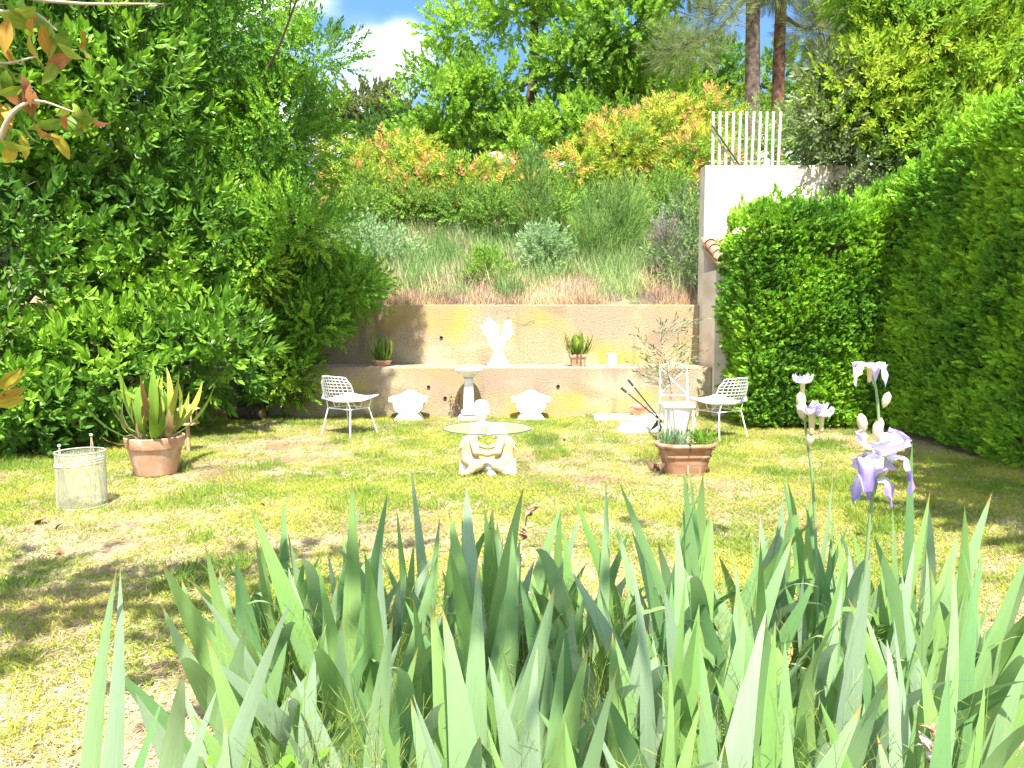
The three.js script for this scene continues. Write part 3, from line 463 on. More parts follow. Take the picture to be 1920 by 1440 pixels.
scatter(scene, 'dead_stems', hayTuft, hayM, slopeSpots(620, 0.05, 1.0, (x, d) => n3(x * 0.9, d, 17) > 0.05, [0.7, 1.1]), [[0.25, 0.17, 0.16], [0.36, 0.27, 0.27]], 1.2, { kind: 'stuff', label: 'purple-grey dead stems on the upper wall edge' });

// ---------------------------------------------------------------- garden furniture and ornaments
const whitePaint = std(0.82, 0.82, 0.8, 0.4), stoneMap = tex(256, 256, (u, v) => { const g = fbm(u * 10, v * 10, 3, 4), s = n3(u * 60, v * 60, 8); return mix3([0.8, 0.78, 0.72], [0.62, 0.58, 0.48], smooth(0.0, 0.5, g + 0.25 * s)); });
const whiteStone = std(1, 1, 1, 0.85, { map: stoneMap, bumpMap: grainBump, bumpScale: 0.003 });
const shadeTanStone = std(0.56, 0.44, 0.26, 0.85, { bumpMap: grainBump, bumpScale: 0.002 });  // tan of the shaded figures is put into this stone colour

// --- wire chair: a bent grid of rods on a rod base (faces +x)
function wireChair(label, pos, turn) {
  const t = thing('wire_chair', label, 'chair', pos, turn, undefined);
  // v 0..1 runs from the front edge of the seat to the top of the back
  const prof = new THREE.CatmullRomCurve3([V(0.29, 0.475, 0), V(0.12, 0.445, 0), V(-0.08, 0.425, 0), V(-0.21, 0.445, 0), V(-0.27, 0.53, 0), V(-0.31, 0.65, 0), V(-0.35, 0.775, 0)]);
  const S = (u, v) => { // u -1..1
    const p = prof.getPoint(v), b = smooth(0.42, 0.7, v), w = lerp(0.25, 0.285, Math.sin(Math.PI * Math.min(1, v * 1.05))) - 0.045 * smooth(0.86, 1, v) * Math.abs(u), cu = u * u;
    return V(p.x + b * 0.1 * cu, p.y + (1 - b) * 0.03 * cu - 0.02 * b * smooth(0.8, 1, v) * cu, u * w);
  };
  const line = (f, r, n = 14) => limb(Array.from({ length: n + 1 }, (_, i) => f(i / n)), [r, r], 5);
  const wires = [], back = [];
  for (let i = 1; i < 10; i++) { const u = -1 + i * 0.2; wires.push(line((s) => S(u, s * 0.5), 0.0054, 8)); back.push(line((s) => S(u, 0.5 + s * 0.5), 0.0054, 8)); }
  for (let j = 1; j < 18; j++) { const v = j / 18; (v < 0.5 ? wires : back).push(line((s) => S(-1 + 2 * s, v), 0.0054, 10)); }
  part(t, 'seat', join(wires), whitePaint); part(t, 'backrest', join(back), whitePaint);
  const rim = []; for (let i = 0; i <= 16; i++) rim.push(S(-1, i / 16)); for (let i = 1; i < 8; i++) rim.push(S(-1 + i * 0.25, 1)); for (let i = 16; i >= 0; i--) rim.push(S(1, i / 16)); for (let i = 1; i < 8; i++) rim.push(S(1 - i * 0.25, 0));
  part(t, 'rim', limb(rim, [0.0075, 0.0075], 6, true), whitePaint);
  const pos2 = [], idx2 = [], nn = 10; // thin white pad on the seat
  for (let j = 0; j <= nn; j++) for (let i = 0; i <= nn; i++) { const p = S(-0.93 + 1.86 * i / nn, 0.03 + 0.42 * j / nn); pos2.push(p.x, p.y + 0.012 + 0.012 * Math.sin(Math.PI * i / nn) * Math.sin(Math.PI * j / nn), p.z); if (i < nn && j < nn) { const q = j * (nn + 1) + i; idx2.push(q, q + nn + 1, q + 1, q + 1, q + nn + 1, q + nn + 2); } }
  part(t, 'seat_pad', fromArrays(pos2, idx2), std(0.8, 0.79, 0.76, 0.9));
  const y = 0.345;
  for (const s of [-1, 1]) {
    part(t, 'side_rail', join([rod([0.16, y, s * 0.2], [-0.17, y, s * 0.2], 0.007), rod([0.16, y, s * 0.2], [0.22, 0.452, s * 0.19], 0.007), rod([-0.17, y, s * 0.2], [-0.2, 0.44, s * 0.19], 0.007), rod([0.0, y, s * 0.2], [0.06, 0.435, s * 0.18], 0.006), rod([-0.04, y, s * 0.2], [-0.1, 0.425, s * 0.18], 0.006)]), whitePaint);
    part(t, 'leg', rod([0.16, y, s * 0.2], [0.25, 0, s * 0.26], 0.0085), whitePaint); part(t, 'leg', rod([-0.17, y, s * 0.2], [-0.24, 0, s * 0.26], 0.0085), whitePaint);
  }
  part(t, 'cross_bar', join([rod([0.16, y, -0.2], [0.16, y, 0.2], 0.007), rod([-0.17, y, -0.2], [-0.17, y, 0.2], 0.007)]), whitePaint);
  return t;
}
wireChair('white wire grid chair on the left, facing right before the shaded wall', [-2.12, 0, -9.62], 57 * D2R);
wireChair('white wire grid chair on the right beside the clipped hedge, facing left', [2.62, 0, -9.35], 123 * D2R);

// --- white urn planters with a curved crest
function urn(label, x, z, group) {
  const t = thing('urn_planter', label, 'planter', [x, 0, z]);
  const ext = (pts, depth, bevel = 0.012, curve) => { const s = new THREE.Shape(); curve ? curve(s) : pts.forEach(([a, b], i) => i ? s.lineTo(a, b) : s.moveTo(a, b)); const g = new THREE.ExtrudeGeometry(s, { depth, bevelEnabled: true, bevelThickness: bevel, bevelSize: bevel, bevelSegments: 3, curveSegments: 14 }); g.translate(0, 0, -depth / 2); return g; };
  part(t, 'crest', ext(null, 0.24, 0.014, (s) => { s.moveTo(-0.2, 0.258); s.lineTo(0.2, 0.258); s.bezierCurveTo(0.23, 0.27, 0.25, 0.3, 0.275, 0.325); s.bezierCurveTo(0.2, 0.335, 0.12, 0.36, 0.07, 0.4); s.bezierCurveTo(0.03, 0.425, -0.03, 0.425, -0.07, 0.4); s.bezierCurveTo(-0.12, 0.36, -0.2, 0.335, -0.275, 0.325); s.bezierCurveTo(-0.25, 0.3, -0.23, 0.27, -0.2, 0.258); }), whiteStone);
  part(t, 'basin', ext(null, 0.25, 0.016, (s) => { s.moveTo(-0.125, 0.118); s.lineTo(0.125, 0.118); s.bezierCurveTo(0.16, 0.13, 0.2, 0.17, 0.205, 0.228); s.lineTo(-0.205, 0.228); s.bezierCurveTo(-0.2, 0.17, -0.16, 0.13, -0.125, 0.118); }), whiteStone);
  part(t, 'neck', xf(new RoundedBoxGeometry(0.33, 0.06, 0.08, 2, 0.01), 0, 0.245, -0.04), whiteStone);
  part(t, 'foot', ext(null, 0.24, 0.012, (s) => { s.moveTo(-0.2, -0.02); s.lineTo(0.2, -0.02); s.bezierCurveTo(0.19, 0.04, 0.15, 0.06, 0.135, 0.088); s.lineTo(-0.135, 0.088); s.bezierCurveTo(-0.15, 0.06, -0.19, 0.04, -0.2, -0.02); }), whiteStone);
  for (const s of [-1, 1]) { part(t, 'scroll', xf(new THREE.CylinderGeometry(0.026, 0.026, 0.27, 14), s * 0.262, 0.3, 0, Math.PI / 2), whiteStone); }
  part(t, 'base_moulding', xf(new RoundedBoxGeometry(0.22, 0.05, 0.1, 2, 0.006), 0, 0.103, -0.03), whiteStone);
}
urn('white stone urn planter with curved crest, left of the birdbath', -1.53, -11.02);
urn('white stone urn planter with curved crest, right of the birdbath', 0.28, -11.02);

// --- birdbath
{
  const t = thing('birdbath', 'white birdbath on a column in front of the lower wall', 'birdbath', [-0.64, 0, -10.98]);
  part(t, 'plinth', join([xf(new RoundedBoxGeometry(0.3, 0.07, 0.28, 2, 0.012), 0, 0.03, 0), xf(new RoundedBoxGeometry(0.22, 0.06, 0.2, 2, 0.01), 0, 0.115, 0)]), whiteStone);
  part(t, 'column', loftRect([[0.145, 0.085, 0.085, 0.03], [0.17, 0.08, 0.08, 0.03], [0.4, 0.072, 0.072, 0.03], [0.6, 0.064, 0.064, 0.03], [0.625, 0.07, 0.07, 0.03]], 5), whiteStone);
  part(t, 'bowl', lathe([[0.0, 0.63], [0.06, 0.63], [0.1, 0.66], [0.18, 0.715], [0.205, 0.735], [0.21, 0.75], [0.2, 0.755], [0.17, 0.738], [0.1, 0.715], [0, 0.705]], 40), whiteStone);
}
// --- ball ornament
{
  const t = thing('ball_ornament', 'white stone ball on a spreading foot just behind the glass table', 'ornament', [-0.43, 0, -10.35]);
  part(t, 'foot', lathe([[0.16, 0], [0.16, 0.025], [0.12, 0.05], [0.075, 0.075], [0.06, 0.1]], 28), whiteStone);
  part(t, 'ball', xf(new THREE.SphereGeometry(0.122, 32, 24), 0, 0.205, 0, 0, 0, 0, 1, 1.02, 1), whiteStone);
  part(t, 'cap', lathe([[0.115, 0.262], [0.122, 0.285], [0.1, 0.315], [0.085, 0.322], [0.078, 0.345], [0.045, 0.365], [0, 0.37]], 24), whiteStone);
}
// --- winged statue on the ledge
{
  const t = thing('winged_statue', 'white statue with two raised wings on the ledge of the wall', 'statue', [-0.21, LEDGE, -11.58]); t.scale.set(1.05, 1.14, 1.05);
  reseed(150);
  part(t, 'base', lathe([[0.17, 0], [0.165, 0.03], [0.14, 0.06], [0.13, 0.09], [0.1, 0.13], [0.07, 0.17], [0, 0.2]], 26), whiteStone);
  part(t, 'bird_body', blobGeo([[0, 0.12, 0.0, 0, 0.3, 0.01, 0.085, 0.07], [0, 0.28, 0.02, 0.02, 0.36, 0.07, 0.05, 0.038], [0.02, 0.37, 0.08, 0.03, 0.36, 0.13, 0.03, 0.012], [0, 0.14, -0.03, -0.02, 0.08, -0.1, 0.05, 0.02]], [0, 0.22, 0], 0.24, 44, 0.03), whiteStone);
  const feather = (L, W) => { const g = new THREE.SphereGeometry(1, 10, 8); g.scale(W / 2, L / 2, 0.011); g.translate(0, L / 2, 0); return g; };
  const wing = (s, lean, yaw) => {
    const blade = new THREE.SphereGeometry(1, 40, 44), bp = blade.attributes.position; for (let i = 0; i < bp.count; i++) { const x = bp.getX(i), y = bp.getY(i), z = bp.getZ(i), h = (y + 1) / 2, w = 0.075 * (0.5 + 0.75 * Math.sin(Math.PI * Math.min(1, h * 0.9 + 0.1))), rid = 1 + 0.35 * Math.sin(x * 13 + h * 5) * (h > 0.25 ? 1 : h * 4); bp.setXYZ(i, x * w, 0.02 + h * 0.46, z * 0.026 * rid + 0.03 * x * x); } blade.computeVertexNormals();
    const list = [blade]; for (let i = 0; i < 6; i++) list.push(xf(feather(0.24 - 0.018 * Math.abs(i - 2), 0.042), (i - 2.5) * 0.03, 0.2 + 0.015 * (2.5 - Math.abs(i - 2)), -0.002 + 0.005 * (i % 2), -0.05, 0, -(i - 2.5) * 0.13));
    for (let k = 0; k < 3; k++) for (let i = 0; i < 4; i++) { const a = (i - 1.5) * 0.07; list.push(xf(feather(0.3 - k * 0.07, 0.05), (i - 1.5) * 0.03, 0.03 + 0.02 * k, 0.018 + 0.008 * k, -0.03, 0, -a)); }
    const g = join(list); xf(g, s * 0.05, 0.2, -0.02, -0.08, yaw, lean); return g;
  };
  part(t, 'wing', wing(-1, 0.2, 0.1), whiteStone); part(t, 'wing', wing(1, -0.5, -0.95), whiteStone);
}
// --- glass table on two kneeling cherubs
{
  const t = thing('glass_table', 'round glass garden table carried by two white kneeling cherub figures', 'table', [-0.235, 0, -7.08]);
  const glass = new THREE.MeshPhysicalMaterial({ color: C(0.93, 0.98, 0.95), roughness: 0.02, transmission: 0.86, thickness: 0, ior: 1.5, side: THREE.DoubleSide });
  const gt = part(t, 'glass_top', new THREE.CircleGeometry(0.424, 72).rotateX(-Math.PI / 2).translate(0, 0.456, 0), glass);
  part(gt, 'glass_edge', lathe([[0.424, 0.451], [0.43, 0.453], [0.431, 0.456], [0.429, 0.459], [0.424, 0.46], [0.424, 0.451]], 72), std(0.03, 0.09, 0.07, 0.15));
  const cherub = (s) => { // s: -1 left, 1 right; a figure that kneels on a stump, bowed towards the middle
    const j = (x, y, z) => [s * x, y, z];
    const cap = (a, b, ra, rb) => [...a, ...b, ra, rb];
    const hip = j(0.165, 0.17, 0.02), chest = j(0.175, 0.31, 0.03), neck = j(0.13, 0.375, 0.05), head = j(0.115, 0.395, 0.06), sh1 = j(0.13, 0.34, 0.1), sh2 = j(0.19, 0.34, -0.04);
    return blobGeo([
      cap(hip, chest, 0.095, 0.08), cap(chest, neck, 0.06, 0.035), cap(head, j(0.105, 0.405, 0.065), 0.055, 0.05), cap(j(0.072, 0.38, 0.075), j(0.062, 0.375, 0.08), 0.018, 0.012),
      cap(sh1, j(0.1, 0.25, 0.15), 0.042, 0.034), cap(j(0.1, 0.25, 0.15), j(0.0, 0.225, 0.13), 0.033, 0.024), cap(j(0.012, 0.228, 0.13), j(-0.012, 0.225, 0.128), 0.026, 0.022),
      cap(sh2, j(0.12, 0.28, -0.12), 0.034, 0.026), cap(j(0.12, 0.28, -0.12), j(0.02, 0.25, -0.1), 0.025, 0.02),
      cap(j(0.17, 0.16, 0.08), j(0.09, 0.12, 0.14), 0.066, 0.052), cap(j(0.09, 0.12, 0.14), j(0.17, 0.06, 0.16), 0.048, 0.034), cap(j(0.17, 0.06, 0.16), j(0.235, 0.045, 0.17), 0.03, 0.018),
      cap(j(0.18, 0.16, -0.05), j(0.1, 0.12, -0.1), 0.056, 0.044), cap(j(0.1, 0.12, -0.1), j(0.2, 0.06, -0.1), 0.04, 0.028),
      cap(j(0.235, 0.32, -0.02), j(0.285, 0.27, -0.06), 0.02, 0.008), cap(j(0.235, 0.31, 0.06), j(0.275, 0.255, 0.07), 0.02, 0.008),
    ], [s * 0.15, 0.22, 0.02], 0.25, 72, 0.018);
  };
  for (const s of [-1, 1]) {
    const c = part(t, 'cherub_figure', cherub(s), shadeTanStone);
    part(c, 'hair', xf(new THREE.SphereGeometry(0.057, 20, 12, 0, 6.283, 0, 1.45), s * 0.118, 0.394, 0.055, -0.35, 0, -s * 0.45), whiteStone);
  }
  // ribbed stumps under the figures
  const stump = (r, h) => { const g = new THREE.CylinderGeometry(r, r * 1.16, h, 40, 3), p = g.attributes.position; for (let i = 0; i < p.count; i++) { const a = Math.atan2(p.getZ(i), p.getX(i)), k = 1 + 0.06 * Math.sin(a * 14 + p.getY(i) * 8); p.setX(i, p.getX(i) * k); p.setZ(i, p.getZ(i) * k); } g.computeVertexNormals(); return g; };
  part(t, 'stump', xf(stump(0.1, 0.18), 0.165, 0.07, 0.04), whiteStone); part(t, 'stump', xf(stump(0.085, 0.13), -0.18, 0.05, 0.0), whiteStone);
  reseed(152);
  const rocks = []; for (let i = 0; i < 9; i++) rocks.push(xf(new THREE.IcosahedronGeometry(ru(0.03, 0.055), 1), ru(-0.09, 0.08), ru(0.01, 0.09), ru(-0.06, 0.14), ru(0, 3), ru(0, 3), 0, 1, 0.75, 1)); rocks.push(xf(new THREE.IcosahedronGeometry(0.08, 2), 0.0, 0.08, -0.02));
  part(t, 'rocky_base', join(rocks), whiteStone);
}
// --- loppers leaning on the slab
{
  const t = thing('loppers', 'black long-handled loppers leaning beside the white draped chair', 'garden tool', [0, 0, 0]);
  const bl = std(0.015, 0.015, 0.016, 0.4), gr = std(0.03, 0.03, 0.03, 0.7);
  part(t, 'handle', join([rod([1.9, 0.2, -9.55], [1.52, 0.52, -9.7], 0.011)]), bl); part(t, 'grip', rod([1.5, 0.535, -9.71], [1.43, 0.595, -9.735], 0.017, 8), gr);
  part(t, 'handle', join([rod([1.91, 0.2, -9.53], [1.6, 0.6, -9.7], 0.011)]), bl); part(t, 'grip', rod([1.585, 0.62, -9.705], [1.52, 0.7, -9.73], 0.016, 8), gr);
  const s = new THREE.Shape(); s.moveTo(0, 0.02); s.quadraticCurveTo(0.1, 0.04, 0.2, 0); s.quadraticCurveTo(0.1, -0.035, 0, -0.025); s.lineTo(0, 0.02);
  const bg = new THREE.ExtrudeGeometry(s, { depth: 0.012, bevelEnabled: false }); part(t, 'blade', xf(bg, 1.92, 0.2, -9.53, 0, 0, -2.35), std(0.05, 0.05, 0.055, 0.35, { metalness: 0.6 }));
  const hk = new THREE.TorusGeometry(0.09, 0.012, 6, 14, 1.9); part(t, 'hook', xf(hk, 1.83, 0.1, -9.53, 0, 0, -0.7), bl);
}
const slabGeo = (pts, h) => { const s = new THREE.Shape(); pts.forEach(([a, b], i) => i ? s.lineTo(a, b) : s.moveTo(a, b)); const g = new THREE.ExtrudeGeometry(s, { depth: h, bevelEnabled: true, bevelThickness: 0.012, bevelSize: 0.012, bevelSegments: 2 }); g.rotateX(-Math.PI / 2); return g; };
function slab(pts, h, label) { const m = shade(new THREE.Mesh(slabGeo(pts, h), whiteStone)); m.name = numbered('stone_slab'); tag(m, label, 'slab'); scene.add(m); }
slab([[1.42, 9.75], [1.52, 10.2], [1.9, 10.32], [2.05, 10.0], [1.92, 9.75], [1.6, 9.7]], 0.07, 'white irregular stone slab lying on the grass under the loppers');
slab([[1.22, 10.85], [1.25, 11.2], [2.25, 11.22], [2.3, 10.9], [1.8, 10.84]], 0.05, 'long pale stone slab at the wall foot under the small terracotta pot');
// --- white metal chair with crossed back and a white cover
{
  const t = thing('garden_chair', 'white metal chair with X-shaped back and draped white cover behind the planter', 'chair', [1.99, 0, -8.95]);
  const r = 0.009, B = (a, b, rr = r) => rod(a, b, rr);
  part(t, 'back_frame', join([B([-0.17, 0.46, -0.16], [-0.165, 0.9, -0.22], 0.011), B([0.17, 0.46, -0.16], [0.165, 0.9, -0.22], 0.011), limb([[-0.165, 0.9, -0.22], [-0.1, 0.935, -0.22], [0, 0.95, -0.225], [0.1, 0.935, -0.22], [0.165, 0.9, -0.22]], [0.011, 0.011]), B([-0.168, 0.56, -0.175], [0.168, 0.56, -0.175])]), whitePaint);
  part(t, 'cross_bar', B([-0.165, 0.57, -0.18], [0.16, 0.89, -0.215], 0.007), whitePaint); part(t, 'cross_bar', B([0.165, 0.57, -0.18], [-0.16, 0.89, -0.215], 0.007), whitePaint);
  part(t, 'seat', xf(new RoundedBoxGeometry(0.38, 0.035, 0.36, 3, 0.014), 0, 0.455, 0.01), whitePaint);
  for (const [x, z] of [[-0.16, 0.16], [0.16, 0.16], [-0.17, -0.16], [0.17, -0.16]]) part(t, 'leg', B([x, 0.45, z], [x * 1.1, 0, z * 1.1], 0.011), whitePaint);
  const pos = [], idx = [], n = 40, m = 8; // cover hanging from the seat in folds
  for (let j = 0; j <= m; j++) for (let i = 0; i <= n; i++) { const a = i / n * 2 * Math.PI, k = j / m, f = 1 + k * (0.07 * Math.sin(a * 7 + 1) + 0.04 * Math.sin(a * 13)), c = Math.cos(a), s = Math.sin(a), e = 0.5 + 0.4 * k; const px = Math.sign(c) * Math.pow(Math.abs(c), e) * (0.2 - 0.1 * Math.pow(k, 0.8)) * f, pz = Math.sign(s) * Math.pow(Math.abs(s), e) * (0.19 - 0.09 * Math.pow(k, 0.8)) * f; pos.push(px, 0.478 - 0.43 * k, pz); if (i < n && j < m) { const q = j * (n + 1) + i; idx.push(q, q + n + 1, q + 1, q + 1, q + n + 1, q + n + 2); } }
  const c0 = pos.length / 3; pos.push(0, 0.482, 0); for (let i = 0; i < n; i++) idx.push(i, i + 1, c0);
  part(t, 'cover', fromArrays(pos, idx), std(0.8, 0.8, 0.8, 0.9));
}
// --- mesh cylinder with two canes
{
  const t = thing('mesh_basket', 'round wire mesh plant guard with two canes standing on the lawn', 'plant guard', [-3.46, 0, -5.9]);
  const R = 0.178, H = 0.44, wm = std(0.46, 0.46, 0.34, 0.6), w = [];
  for (let i = 0; i < 96; i++) { const a = i / 96 * 6.2832; w.push(new THREE.CylinderGeometry(0.0011, 0.0011, H, 3, 1, true).translate(R * Math.cos(a), H / 2, R * Math.sin(a))); }
  for (let j = 1; j < 56; j++) w.push(new THREE.TorusGeometry(R, 0.0011, 3, 48).rotateX(Math.PI / 2).translate(0, j * H / 56, 0));
  part(t, 'mesh_wall', join(w), wm);
  for (const y of [0.004, H]) part(t, 'hoop', new THREE.TorusGeometry(R, 0.005, 6, 56).rotateX(Math.PI / 2).translate(0, y, 0), std(0.5, 0.5, 0.38, 0.5));
  const cane = std(0.36, 0.3, 0.2, 0.8);
  part(t, 'cane', join([rod([-0.09, 0.5, 0.12], [-0.14, 0.0, 0.1], 0.005), rod([-0.09, 0.5, 0.12], [-0.02, 0.0, 0.15], 0.005)]), cane); part(t, 'cane', join([rod([0.04, 0.55, -0.1], [0.0, 0.0, -0.1], 0.005), rod([0.04, 0.55, -0.1], [0.09, 0, -0.12], 0.005)]), cane);
  for (const [x, y, z] of [[-0.09, 0.505, 0.12], [0.04, 0.555, -0.1]]) part(t, 'cane_cap', new THREE.SphereGeometry(0.013, 10, 8).translate(x, y, z), std(0.6, 0.6, 0.55, 0.5));
  for (const [y, k] of [[0.36, 0.14], [0.345, 0.1], [0.375, 0.18]]) { const pts = []; for (let i = 0; i < 24; i++) { const a = i / 24 * 6.283; pts.push(V(1.015 * R * Math.cos(a), y + 0.5 * k * R * Math.cos(a) * 1.6, 1.015 * R * Math.sin(a))); } part(t, 'twine', limb(pts, [0.0028, 0.0028], 5, true), std(0.6, 0.58, 0.5, 0.9)); }
}

// ---------------------------------------------------------------- pots and what grows in them
const terraMap = tex(256, 128, (u, v) => { const g = fbm(u * 9, v * 6, 5, 4), s = n3(u * 60, v * 50, 3); let c = mix3([0.48, 0.28, 0.17], [0.38, 0.2, 0.115], smooth(-0.3, 0.3, g)); c = mix3(c, [0.56, 0.44, 0.33], 0.85 * smooth(-0.05, 0.35, fbm(u * 6 + 3, v * 4, 9, 4) + 0.1 * s)); return c; });
const terra = std(1, 1, 1, 0.9, { map: terraMap, bumpMap: grainBump, bumpScale: 0.002 }), terraDark = std(0.8, 0.62, 0.5, 0.9, { map: terraMap });
const streakMap = tex(64, 128, (u, v) => { const s = 0.85 + 0.2 * n3(u * 12, v * 1.6, 3) + 0.12 * n3(u * 30, v * 3, 6), y = smooth(0.05, 0.45, n3(u * 4, v * 2.2, 9) + 0.25 * n3(u * 11, v * 5, 4)); return mix3([s * 0.92, s, s * 0.9], [1, 0.92, 0.75], y * 0.8); });
const swordTints = (cols) => cols.map((c) => { const m = leafMat(0.3, 0.25, 0.4, streakMap); m.color.setRGB(...c); return m; });
function potLeaves(t, n, y, len, wid, mats, seed, spread = 0.05, leanMax = 0.9) {
  reseed(seed);
  for (let i = 0; i < n; i++) {
    const L = ru(...len), g = leafGeo(L, ru(...wid), { seg: 8, fold: 0.25, curl: ru(0.25, 1.1), p: ru(0.9, 1.25), q: 1.15, wave: 0.16 }), az = i * 2.4 + ru(-0.4, 0.4), lean = Math.pow((i + 0.5) / n, 0.8) * leanMax + ru(-0.08, 0.08);
    const m = part(t, 'leaf', g, mats[Math.floor(rnd() * mats.length)]); m.position.set(Math.sin(az) * spread, y, Math.cos(az) * spread); m.rotation.set(0, az + ru(-0.6, 0.6), 0); m.rotateX(0); m.rotation.order = 'YXZ'; m.rotation.x = lean; m.rotation.z = ru(-0.15, 0.15);
    if (i % 2 === 0) m.rotation.y = az; 
  }
}
{ // big left pot
  const t = thing('potted_plant', 'large terracotta pot with yellowing broad-leaved plant before the laurel', 'potted plant', [-3.46, 0, -7.15]);
  part(t, 'pot', lathe([[0, 0.005], [0.185, 0.0], [0.19, 0.01], [0.245, 0.265], [0.262, 0.268], [0.272, 0.36], [0.268, 0.37], [0.245, 0.37], [0.238, 0.3], [0.2, 0.3]], 40), terra);
  part(t, 'soil', new THREE.CircleGeometry(0.24, 24).rotateX(-Math.PI / 2).translate(0, 0.33, 0), soilM);
  const mats = swordTints([[0.08, 0.19, 0.02], [0.13, 0.26, 0.025], [0.2, 0.3, 0.03], [0.3, 0.36, 0.04], [0.42, 0.4, 0.06], [0.13, 0.24, 0.03], [0.16, 0.28, 0.03], [0.4, 0.42, 0.07], [0.18, 0.3, 0.03], [0.34, 0.2, 0.08]]);
  potLeaves(t, 40, 0.33, [0.45, 0.84], [0.05, 0.09], mats, 161, 0.1, 1.4);
  potLeaves(t, 6, 0.36, [0.3, 0.42], [0.05, 0.08], swordTints([[0.42, 0.33, 0.1], [0.32, 0.2, 0.1]]), 162, 0.2, 2.3);
}
function ledgePot(label, x, z, pot, y, n, len, cols, seed, leanMax) {
  const t = thing('potted_plant', label, 'potted plant', [x, LEDGE, z]);
  part(t, 'pot', pot, terra);
  part(t, 'soil', new THREE.CircleGeometry(0.1, 18).rotateX(-Math.PI / 2).translate(0, y - 0.015, 0), soilM);
  potLeaves(t, n, y - 0.02, len, [0.022, 0.042], swordTints(cols), seed, 0.05, leanMax);
}
ledgePot('plant with arching leaves in a low terracotta bowl on the shaded left ledge', -2.02, -11.6, lathe([[0, 0.003], [0.1, 0], [0.145, 0.075], [0.15, 0.09], [0.135, 0.09], [0.125, 0.07]], 26), 0.085, 56, [0.3, 0.54], [[0.06, 0.15, 0.02], [0.14, 0.24, 0.03], [0.35, 0.36, 0.06]], 171, 1.35);
ledgePot('bushy green plant in a square terracotta pot on the right ledge', 1.02, -11.58, loftRect([[0, 0.095, 0.095, 0.015], [0.135, 0.118, 0.118, 0.018], [0.14, 0.13, 0.13, 0.02], [0.185, 0.134, 0.134, 0.02], [0.188, 0.12, 0.12, 0.02], [0.16, 0.115, 0.115, 0.02]], 4), 0.17, 80, [0.28, 0.5], [[0.08, 0.15, 0.02], [0.16, 0.25, 0.025], [0.3, 0.35, 0.03]], 172, 1.5);
{ // pierced white pot
  const t = thing('pierced_pot', 'small white pierced lantern pot on the right end of the ledge', 'lantern', [1.55, LEDGE, -11.55]);
  const shell = []; for (let i = 0; i < 14; i++) { const a = i / 14 * 6.283; for (const s of [-1, 1]) { const pts = []; for (let j = 0; j <= 6; j++) { const h = j / 6, b = a + s * h * 1.4, r = 0.062 + 0.02 * h; pts.push(V(Math.cos(b) * r, 0.02 + h * 0.16, Math.sin(b) * r)); } shell.push(limb(pts, [0.005, 0.005], 4)); } }
  part(t, 'lattice', join(shell), whitePaint);
  part(t, 'liner', lathe([[0, 0.01], [0.05, 0.012], [0.066, 0.17]], 20), std(0.62, 0.63, 0.62, 0.7));
  for (const [y, r] of [[0.012, 0.066], [0.19, 0.086]]) part(t, 'ring', new THREE.TorusGeometry(r, 0.01, 8, 28).rotateX(Math.PI / 2).translate(0, y, 0), whitePaint);
}
{ // small pot at the wall foot
  const t = thing('flower_pot', 'small empty terracotta pot on the slab at the wall foot', 'flower pot', [1.88, 0.06, -11.02]);
  part(t, 'pot', lathe([[0, 0.003], [0.085, 0], [0.115, 0.11], [0.135, 0.113], [0.14, 0.16], [0.122, 0.16], [0.112, 0.09], [0, 0.085]], 26), terra);
}
